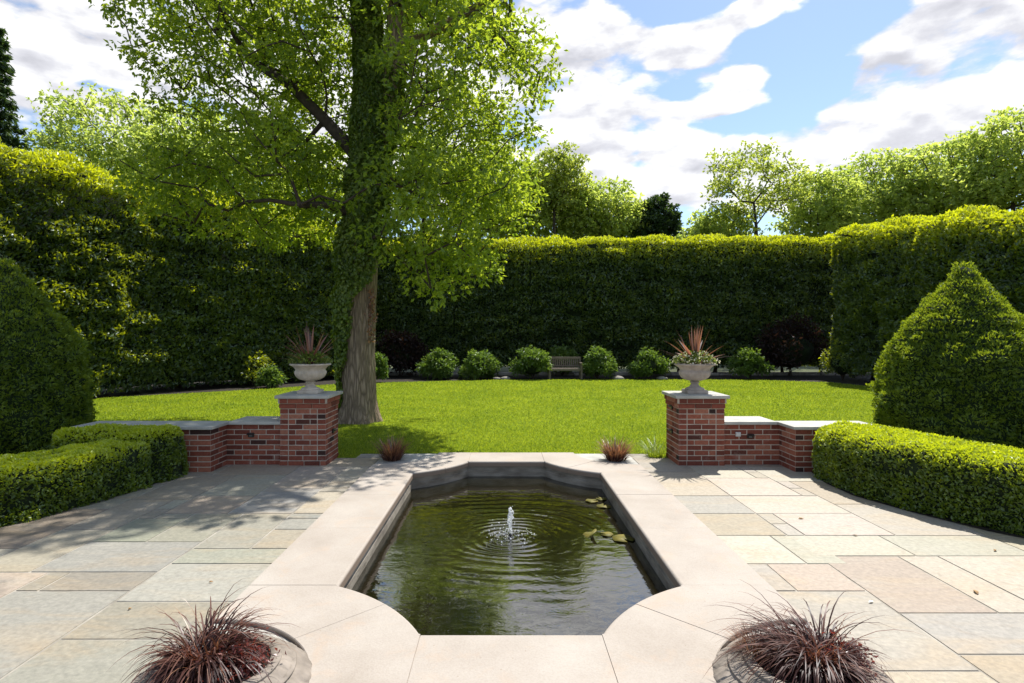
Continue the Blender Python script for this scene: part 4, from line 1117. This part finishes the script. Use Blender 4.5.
# ------------------------------------------------------------------ shrubs at the far edge of the lawn
def shrub(name, x, y, rx, h, mat, label, n, ls, grp, cat='shrub', stems=6, ry=None):
    root = empty(name, (x, y, 0)); tag(root, label, cat, grp); ry = ry or rx
    k = 26; cl = []
    for i in range(k):
        a = random.uniform(0, 6.28); u = random.uniform(.15, 1); rr = math.sqrt(1-(u*.95)**2)*random.uniform(.45, .95)
        cl.append((rx*rr*math.cos(a)*.95, ry*rr*math.sin(a)*.95, h*(.12+.78*u)*random.uniform(.85, 1.05)))
    foliage('foliage', cl, int(n*1.8)//(k*3), rx*.42, ls, mat, root, np.zeros(3), flat=.75, droop=.1)
    bm = bmesh.new(); bmesh.ops.create_icosphere(bm, subdivisions=3, radius=1, matrix=Matrix.Translation((0,0,h*.45)) @ Matrix.Diagonal((rx*.52, ry*.52, h*.30, 1)))
    for v in bm.verts: v.co *= 1+.12*math.sin(v.co.x*7)*math.cos(v.co.y*6+v.co.z*5)
    bm_obj('inner_growth', bm, M['hedge_core'], root, True)
    for s in range(stems):
        bm = bmesh.new(); a = s/stems*6.28+random.random(); bmesh.ops.create_cone(bm, cap_ends=True, segments=6, radius1=.022, radius2=.012, depth=h*.5,
            matrix=Matrix.Translation((math.cos(a)*.12, math.sin(a)*.12, h*.24)) @ Matrix.Rotation(.35, 4, Vector((-math.sin(a), math.cos(a), 0))))
        bm_obj('stem', bm, M['branch'], root)
    return root
G = 'rounded shrubs along the far edge of the lawn'
lbl = ['leafy green shrub farthest left of the row of six, nearest the big tree trunk', 'leafy green shrub second from the left in the far row', 'wide pale-leaved shrub just left of the wooden bench',
       'rounded dense shrub just right of the wooden bench', 'rounded shrub right of the bench, seen left of the right urn', 'loose dark green shrub seen to the right of the right urn']
for (px, yb, wpx, hpx), lb in zip([(439,380,36,30),(479,380,40,30),(533,379,42,31),(597,379,34,34),(649,379,34,31),(749,379,36,30)], lbl):
    Y = 22.95+random.uniform(-.1,.1); X = (px-VX)/F*Y
    shrub('garden_shrub', X, Y, wpx/F*Y*.5, hpx/F*Y*.92, M['leaf_shrub'], lb, 3600, .12, G)
shrub('garden_shrub', (372-VX)/F*20.6, 20.9, .5, 1.25, M['leaf_shrub'], 'narrow green shrub half hidden behind the big tree trunk', 2400, .11, 'shrubs in the beds')
shrub('garden_shrub', (266-VX)/F*18.6, 18.9, .45, .65, M['leaf_shrub'], 'small bright green shrub at the left lawn edge, left of the left pier', 1600, .09, 'shrubs in the beds')
shrub('garden_shrub', (243-VX)/F*19, 19.8, .7, 1.0, M['leaf_hedge'], 'dark low shrub under the left hedge beside the small bright one', 2200, .10, 'shrubs in the beds')
shrub('garden_shrub', (655-VX)/F*24.6-.2, 24.6, .7, 1.0, M['leaf_hedge'], 'low dark shrub tucked behind the row right of the bench', 2200, .12, 'shrubs in the beds')
shrub('garden_shrub', (562-VX)/F*24.8, 24.7, .7, 1.15, M['leaf_shrub'], 'low green shrub directly behind the wooden bench', 2200, .12, 'shrubs in the beds')
shrub('purple_shrub', (400-VX)/F*24.4, 24.4, 1.1, 2.0, M['leaf_purple'], 'dark brownish purple shrub under the tree at the far lawn edge', 4000, .12, 'purple-leaved shrubs')
shrub('purple_shrub', (790-VX)/F*24.4, 24.4, 1.6, 2.4, M['leaf_purple'], 'wide dark purple shrub in the far right corner of the lawn', 5000, .12, 'purple-leaved shrubs')
shrub('garden_shrub', (846-VX)/F*21.8, 22.0, .8, 1.5, M['leaf_hedge'], 'dark green shrub in the far right corner where the hedges meet', 2600, .11, 'shrubs in the beds')
# row of pale blocks added in place of sunlit ground beyond the hedge
sw = empty('sunlit_ground_strip', (4, 25.2, 0)); tag(sw, 'row of pale blocks standing in for the sunlit ground beyond the back hedge', 'ground strip')
bm = bmesh.new(); x = -12.5
while x < 16:
    l = random.uniform(.35, .8); hh = random.uniform(.05, .15); add_box(bm, x-4, x-4+l-.03, -.15+random.uniform(-.04,.04), .15, -.03, hh, .03, 2); x += l
bm_obj('strip_blocks', bm, M['fieldstone'], sw)
for i, (px, s) in enumerate([(505,.16),(618,.2),(662,.18),(688,.15),(497,.12)]):
    bm = bmesh.new(); bmesh.ops.create_icosphere(bm, subdivisions=2, radius=s)
    for v in bm.verts: v.co = Vector((v.co.x*1.3, v.co.y, v.co.z*.55))*(1+.15*math.sin(v.co.x*19+i)*math.cos(v.co.y*23))
    o = bm_obj('bed_stone', bm, M['fieldstone'], None, True); o.location = ((px-VX)/F*22.55, 22.55, .03)
    tag(o, ['pale stone in the bed left of the pale-leaved shrub', 'pale stone between the bench-side shrub and the next one', 'pale stone below the shrub left of the right urn', 'small pale stone directly left of the right urn bowl', 'smallest pale stone in the bed, far left of the bench'][i], 'stone', 'pale stones in the far bed')

# bench
def bench(x, y):
    root = empty('garden_bench', (x, y, 0)); tag(root, 'weathered wooden bench facing the lawn between two shrubs', 'bench')
    w = 1.24; T = M['teak']
    def B_(name, *b): box_obj(name, b, T, root, (0,0,0), .005)
    for sx in (-1, 1):
        B_('leg', sx*w/2-.035, sx*w/2+.035, -.28, -.21, 0, .60); B_('leg', sx*w/2-.035, sx*w/2+.035, .20, .27, 0, .86)
        B_('arm_rest', sx*w/2-.045, sx*w/2+.045, -.30, .197, .603, .64)
        B_('side_rail', sx*w/2-.02, sx*w/2+.02, -.205, .195, .33, .40)
    B_('front_rail', -w/2+.037, w/2-.037, -.27, -.235, .33, .405)
    bm = bmesh.new()
    for k in range(6): add_box(bm, -w/2+.037, w/2-.037, -.225+k*.07, -.165+k*.07, .408, .43, .004)
    bm_obj('seat', bm, T, root)
    bm = bmesh.new(); add_box(bm, -w/2+.037, w/2-.037, .215, .25, .78, .86, .004); add_box(bm, -w/2+.037, w/2-.037, .215, .25, .47, .53, .004)
    for k in range(14): xx = -w/2+.09+k*(w-.18)/13; add_box(bm, xx-.025, xx+.025, .222, .243, .532, .778, .002)
    bm_obj('backrest', bm, T, root)
bench((565-VX)/F*22.9, 22.9)

# ------------------------------------------------------------------ the big tree
def big_tree():
    bx, by = -2.78, 11.3
    root = empty('shade_tree', (bx, by, 0)); tag(root, 'large ivy-clad leafy shade tree standing on the lawn left of the pool', 'tree')
    off = np.array([bx, by, 0.0])
    def at(px, py, Y=by): return ((px-VX)/F*Y, Y, H+(VY-py)/F*Y)
    main = [at(358,427), at(358,400), at(358,360), at(359,310), at(361,260), at(365,215), at(369,170), at(371,135), at(371,95), at(368,50), at(366,0), at(368,-70), at(362,-150), at(360,-240)]
    main = [(x, y, max(0, z)) for x, y, z in main]
    fork = [at(386,118), at(393,70), at(398,20), at(404,-50), at(412,-130)]
    limb = [at(405,45,11.2), at(432,32,11.0), at(465,14,10.8), at(500,-5,10.5), at(550,-40,10.2)]
    leftl = [at(352,150,11.4), at(325,120,11.6), at(290,85,11.8), at(250,60,12)]
    lowl = [at(352,215,11.2), at(330,205,10.8), at(300,205,10.4)]
    nodes = list(main); par = [-1]+list(range(len(main)-1))
    def chain(start, pts):
        prev = start
        for p in pts: nodes.append(p); par.append(prev); prev = len(nodes)-1
        return prev
    i0 = len(nodes); chain(6, fork); chain(i0+1, limb); chain(6, leftl); chain(5, lowl); ntr = len(nodes)
    ells = [((-5.0,11.9,7.6),(2.5,3.2,2.2)), ((-0.85,11.7,6.4),(1.65,3.2,2.6)), ((-1.25,10.1,3.9),(1.75,1.5,1.05),1.8), ((-1.15,10.0,2.95),(1.0,.9,.6),2.5), ((-4.9,11.7,4.7),(2.5,2.2,1.1),2.0),
            ((-3.4,11.3,9.6),(3.9,3.8,2.6),.75), ((-3.0,10.2,5.4),(1.6,1.2,1.0),.5), ((-1.15,9.0,10.9),(1.5,1.8,1.1),.25)]  # last lobe is out of view, added to shade the left terrace
    cl = crown_points(ells, 840, .25, .36)
    cl = [c for c in cl if c[2] > 2.3 and not (abs(c[0]+2.72) < .62 and c[1] < 11.4 and 3.0 < c[2] < 7.8 and RS.rand() < .9)]
    nd, pr_, rd = grow(nodes, par, cl, .4, .011, .10)
    rd = np.array(rd)
    # measured trunk radii
    trunk_r = [.40,.345,.325,.32,.32,.325,.33,.31,.27,.24,.21,.18,.14,.10]
    for i, r in enumerate(trunk_r): rd[i] = r
    for k, r in enumerate([.24,.22,.20,.17,.13, .17,.15,.13,.11,.08, .15,.12,.10,.08, .10,.08,.06]): rd[14+k] = r
    # trunk: smooth tube with buttressed base and furrows
    def trunk_mesh(ids, na=120, sub=14):
        P = np.array([nodes[i] for i in ids]); rr = np.array([rd[i] for i in ids]); t = np.arange(len(ids))
        tt = np.linspace(0, len(ids)-1, (len(ids)-1)*sub+1)
        C = np.stack([np.interp(tt, t, P[:,k]) for k in range(3)], 1); rad = np.interp(tt, t, rr)
        for _ in range(6): C[1:-1] = (C[:-2]+C[1:-1]*2+C[2:])/4
        ang = np.linspace(0, 2*np.pi, na, endpoint=False)
        V = np.zeros((len(tt), na, 3))
        for i in range(len(tt)):
            z = C[i,2]; fl = .14*math.exp(-z/.22)
            rr_ = rad[i]*(1+fl*(1+.8*np.sin(ang*5+1))) 
            V[i,:,0] = C[i,0]+rr_*np.cos(ang); V[i,:,1] = C[i,1]+rr_*np.sin(ang); V[i,:,2] = z-(.03 if i == 0 else 0)
        Vf = V.reshape(-1,3); a2 = np.tile(ang, len(tt))
        fur = vnoise(np.stack([np.cos(a2)*9, np.sin(a2)*9, Vf[:,2]*1.3], 1), 1.0, 77)
        fur2 = vnoise(np.stack([np.cos(a2)*16, np.sin(a2)*16, Vf[:,2]*2.5], 1), 1.0, 78)
        cc = np.repeat(C, na, 0); d = Vf-cc; d[:,2] = 0; Vf = Vf+norm(d)*(-.022*np.abs(fur)**.7-.010*np.abs(fur2)+.012)[:,None]
        idx = np.arange(len(tt)*na).reshape(len(tt), na); nx_ = np.roll(idx, -1, 1)
        Q = np.stack([idx[:-1], nx_[:-1], nx_[1:], idx[1:]], -1).reshape(-1, 4)
        return Vf, Q
    TV, TQ = trunk_mesh(list(range(len(main))))
    np_obj('trunk', TV-off, TQ, M['bark'], root, smooth=True)
    FV, FQ = trunk_mesh([6]+list(range(i0, i0+len(fork))), 48, 8)
    np_obj('limb', FV-off, FQ, M['bark'], root, smooth=True)
    LV, LQ = trunk_mesh([i0+1]+list(range(i0+len(fork), i0+len(fork)+len(limb))), 32, 8)
    np_obj('limb', LV-off, LQ, M['bark'], root, smooth=True)
    tr = set(range(i0+len(fork)+len(limb)))
    tubes('branches', nd-off, pr_, rd, M['branch'], root, 6, skip=lambda i: i in tr)
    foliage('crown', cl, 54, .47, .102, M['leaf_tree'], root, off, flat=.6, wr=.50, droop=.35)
    # ivy: covers the camera-left half low down, wraps all round higher up
    def ivy(V, Q, n, keepf, nm='ivy', seed=0):
        P, Nn = sample_surface(V, Q, n)
        ax = np.interp(P[:,2], [p[2] for p in main], [p[0] for p in main]); ay = by
        rel = np.stack([P[:,0]-ax, P[:,1]-ay], 1); a = np.arctan2(-rel[:,1], rel[:,0])       # pi = camera left, pi/2 = facing the camera
        k = keepf(P, a); P, Nn = P[k], Nn[k]; m = len(P)
        rel = P.copy(); rel[:,0] -= np.interp(P[:,2], [p[2] for p in main], [p[0] for p in main]); rel[:,1] -= ay; rel[:,2] = 0
        out = norm(rel); thick = (.02+.24*RS.rand(m)*(np.clip(P[:,2]/2.2,0,1)*np.clip((6-P[:,2])/2.5,.35,1)))*(.7+.5*vnoise(P, 3, seed+3))
        C = P+out*thick[:,None]; D = norm(out*.4+np.array([0,0,-1.0])+RS.normal(size=C.shape)*.45)
        L = .075*(.6+.7*RS.rand(m)); nr = norm(out+RS.normal(size=C.shape)*.35+np.array([0,0,.4])); nr = norm(nr-D*(nr*D).sum(1)[:,None])
        leaf_obj(nm, C-off, D, L, L*.85, (RS.rand(m)*.7+.2*vnoise(C, 2, 4)+.1).clip(0,1), M['leaf_ivy'], root, nrm=nr)
    def kf(P, a):
        z = P[:,2]; a = np.where(a < -1.57, a+6.283, a)                # continuous around camera-left
        edge = np.interp(z, [0, .4, 1.2, 1.9, 2.5, 3.2, 4.2, 9], [2.9, 2.4, 1.95, 1.6, 1.2, .5, -.3, -.8]) + .35*vnoise(P, 2.2, 61)
        back = np.interp(z, [0, 3, 4.2], [4.6, 4.6, 7])
        return (a > edge) & (a < back) & (z > .25*RS.rand(len(z))) & (z < 9)
    ivy(TV, TQ, 60000, kf)
    ivy(FV, FQ, 9000, lambda P, a: (P[:,2] < 6.8), seed=4)
    # russet dead sprig on the right flank of the trunk
    n = 200; C = np.stack([np.random.RandomState(3).normal(size=n)*.04+.28, RS.normal(size=n)*.06-.25, 1.55+RS.rand(n)*1.0], 1)
    o = leaf_obj('dry_ivy', C, RS.normal(size=(n,3))-np.array([0,0,1.0]), .06*(.6+.7*RS.rand(n)), .045*(.6+.7*RS.rand(n)), RS.rand(n), M['drygrass'], root)
big_tree()

# ------------------------------------------------------------------ trees beyond the hedges
def far_tree(px, Y, ptop, rpx, mat, label, ncl, per, ls, name='broadleaf_tree', flat=.5, hollow=.35, pbot=215, cr=None, lean=0, yr=None):
    ncl = int(ncl*1.45); per = int(per*1.25); ls *= .85
    X = (px-VX)/F*Y; top = H+(VY-ptop)/F*Y; bot = H+(VY-pbot)/F*Y; r = rpx/F*Y
    root = empty(name, (X, Y, 0)); tag(root, label, 'tree', 'trees beyond the hedges'); off = np.array([X, Y, 0.0])
    zc = (top+bot)/2; rz = (top-bot)/2*.92
    cr = cr or r*.24
    ells = [((X+lean, Y, zc), (r*.85, yr or r*.8, rz)), ((X+lean-r*.35, Y, zc-rz*.35), (r*.6, r*.6, rz*.55)), ((X+lean+r*.4, Y, zc-rz*.2), (r*.55, r*.6, rz*.6))]
    cl = crown_points(ells, ncl, hollow, cr*.8)
    th = top*.72; nn = 7
    nodes = [(X+lean*(k/nn)+.12*math.sin(k*1.3+px), Y, th*k/nn) for k in range(nn+1)]
    nd, pr_, rd = grow(nodes, [-1]+list(range(nn)), cl, .7, .02, .10, wob=.15)
    rd = np.array(rd); base = max(.16, top*.018)
    for k in range(nn+1): rd[k] = max(rd[k]*.9, base*(1-.75*k/nn))
    tubes('trunk', nd[:nn+1]-off, pr_[:nn+1], rd, M['branch'], root, 10)
    tubes('branches', nd-off, pr_, rd, M['branch'], root, 5, skip=lambda i: i <= nn)
    foliage('crown', cl, per, cr, ls, mat, root, off, flat=flat, wr=.6, droop=.15)
    return root
fl, fy = M['leaf_far'], M['leaf_yellow']
far_tree(100, 31, 85, 75, fl, 'pale green broadleaf tree above the left hedge, right of the dark conifer', 120, 26, .24, pbot=235)
far_tree(190, 29, 100, 70, fl, 'broadleaf tree above the left hedge, showing left of the big shade tree', 120, 26, .24, pbot=240)
far_tree(285, 30, 120, 70, fl, 'broadleaf tree seen through the left side of the shade tree', 100, 24, .24, pbot=245)
far_tree(425, 33, 120, 60, fl, 'broadleaf tree seen right behind the ivy-clad trunk', 90, 24, .25, pbot=250)
far_tree(490, 34, 138, 60, fl, 'green tree above the back hedge at the right edge of the shade tree', 100, 24, .26, pbot=250)
far_tree(556, 33, 138, 34, fy, 'sparse yellow-leaved tree rising above the back hedge beside the shade tree', 60, 30, .20, pbot=215, hollow=.1)
far_tree(545, 35, 168, 60, fl, 'bright green tree low above the back hedge under the sparse yellow one', 100, 26, .26, pbot=250)
far_tree(600, 35, 182, 50, fl, 'rounded green tree above the back hedge left of the small dark tree', 100, 28, .26, pbot=252)
far_tree(755, 37, 140, 55, fy, 'airy yellow-green tree standing alone above the back hedge against the clouds', 52, 24, .24, pbot=225, flat=.4, hollow=.2)
far_tree(722, 38, 205, 34, fl, 'low green tree directly left of and below the airy yellow-green one', 60, 20, .26, pbot=252)
far_tree(822, 38, 168, 45, fl, 'darker rounded tree right of the airy yellow-green one', 100, 26, .26, pbot=250)
far_tree(880, 40, 150, 55, fl, 'green tree above the corner where the right hedge begins', 110, 26, .28, pbot=245)
far_tree(945, 38, 135, 62, fl, 'broad tree above the right hedge over the conical spruce', 120, 26, .28, pbot=235)
far_tree(1015, 34, 108, 62, fl, 'tallest broad tree above the right hedge at the right edge of the photo', 120, 26, .27, pbot=215)
far_tree(1100, 32, 95, 70, fl, 'broad tree past the right edge of the photo above the right hedge', 60, 20, .3, pbot=215)
def far_conifer(px, Y, ptop, rpx, label, n, ls, pbot=250):
    X = (px-VX)/F*Y; top = H+(VY-ptop)/F*Y; r = rpx/F*Y
    root = empty('conifer_tree', (X, Y, 0)); tag(root, label, 'conifer', 'conifers beyond the hedges')
    nodes = [(0,0,top*k/8) for k in range(9)]; rad = [.22*(1-k/8)+.03 for k in range(9)]
    tubes('trunk', np.array(nodes), [-1]+list(range(8)), np.array(rad), M['branch'], root, 8)
    tiers = 26; C = []; D = []
    for t in range(tiers):
        z = top*(.12+.86*t/tiers); rr = r*(1-(z/top))**.75*random.uniform(.8, 1.15)+.1
        nb = 9 if rr > .8 else 6
        for b in range(nb):
            a = b/nb*6.283+t*.7+random.random()*.4; Lb = rr*random.uniform(.7, 1.15); m = max(6, int(n/(tiers*nb)*Lb/r*1.7))
            s = RS.rand(m)**.8; x = Lb*s; zz = z-.18*x+.10*x*s+RS.normal(size=m)*.10
            w = RS.normal(size=m)*.20*(1.1-s)
            C.append(np.stack([x*math.cos(a)-w*math.sin(a), x*math.sin(a)+w*math.cos(a), zz], 1))
            D.append(np.stack([np.full(m, math.cos(a)), np.full(m, math.sin(a)), np.full(m, -.5)], 1))
    C = np.concatenate(C); D = np.concatenate(D)+RS.normal(size=C.shape)*.5; m = len(C)
    leaf_obj('foliage', C, D, ls*(.6+.8*RS.rand(m)), ls*.3*(.6+.8*RS.rand(m)), RS.rand(m), M['leaf_conifer'], root)
far_conifer(-2, 29, 12, 46, 'dark conifer at the left edge above the left hedge', 22000, .34)
far_tree(657, 34, 190, 24, M['leaf_conifer'], 'small dark tree poking above the back hedge left of the airy yellow-green one', 70, 24, .24, name='dark_tree', pbot=250)
far_tree(700, 39, 222, 34, fl, 'lowest pale tree showing just above the back hedge right of the small dark tree', 50, 20, .26, pbot=255)

# ------------------------------------------------------------------ litter on the terrace
def litter(px, py, s, mat, label, rot):
    Y = H*F/(py-VY); X = (px-VX)/F*Y; bm = bmesh.new()
    top = [bm.verts.new(p) for p in [(-s,0,.003),(-.3*s,-.35*s,.010),(.5*s,-.3*s,.006),(s,.05*s,.004),(.4*s,.35*s,.009),(-.4*s,.3*s,.012)]]
    bot = [bm.verts.new(v.co-Vector((0,0,.0015))) for v in top]; bm.faces.new(top); bm.faces.new(bot[::-1])
    for i in range(6): bm.faces.new((top[i], bot[i], bot[(i+1)%6], top[(i+1)%6]))
    o = bm_obj('fallen_leaf', bm, mat); o.location = (X, Y, .010 if abs(X) > 1.8 else .032); o.rotation_euler.z = rot; tag(o, label, 'leaf', 'fallen leaves and petals on the terrace')
dry = simple_mat('dry_leaf', (.22,.13,.06), (.38,.25,.12), 30, .8, .2); wht = simple_mat('white_petal', (.75,.74,.70), (.82,.80,.76), 30, .8, .1)
litter(871, 604, .022, wht, 'white petal on the grey flagstone right of the near right planter', .4)
litter(976, 594, .035, dry, 'brown curled leaf on the tan flagstones at the right', 1.1)
litter(801, 520, .028, dry, 'small brown leaf on the pale paving in front of the right wall', .2)
litter(855, 537, .020, dry, 'tiny brown leaf midway across the sunny right terrace', 2.0)
litter(995, 552, .026, dry, 'brown leaf near the foot of the right box hedge', .7)
litter(211, 584, .014, dry, 'small dark bit of leaf on the grey flagstones left of the pool', .3)
litter(130, 611, .014, dry, 'small dark bit of leaf on the green-grey flagstone at the left', 1.3)
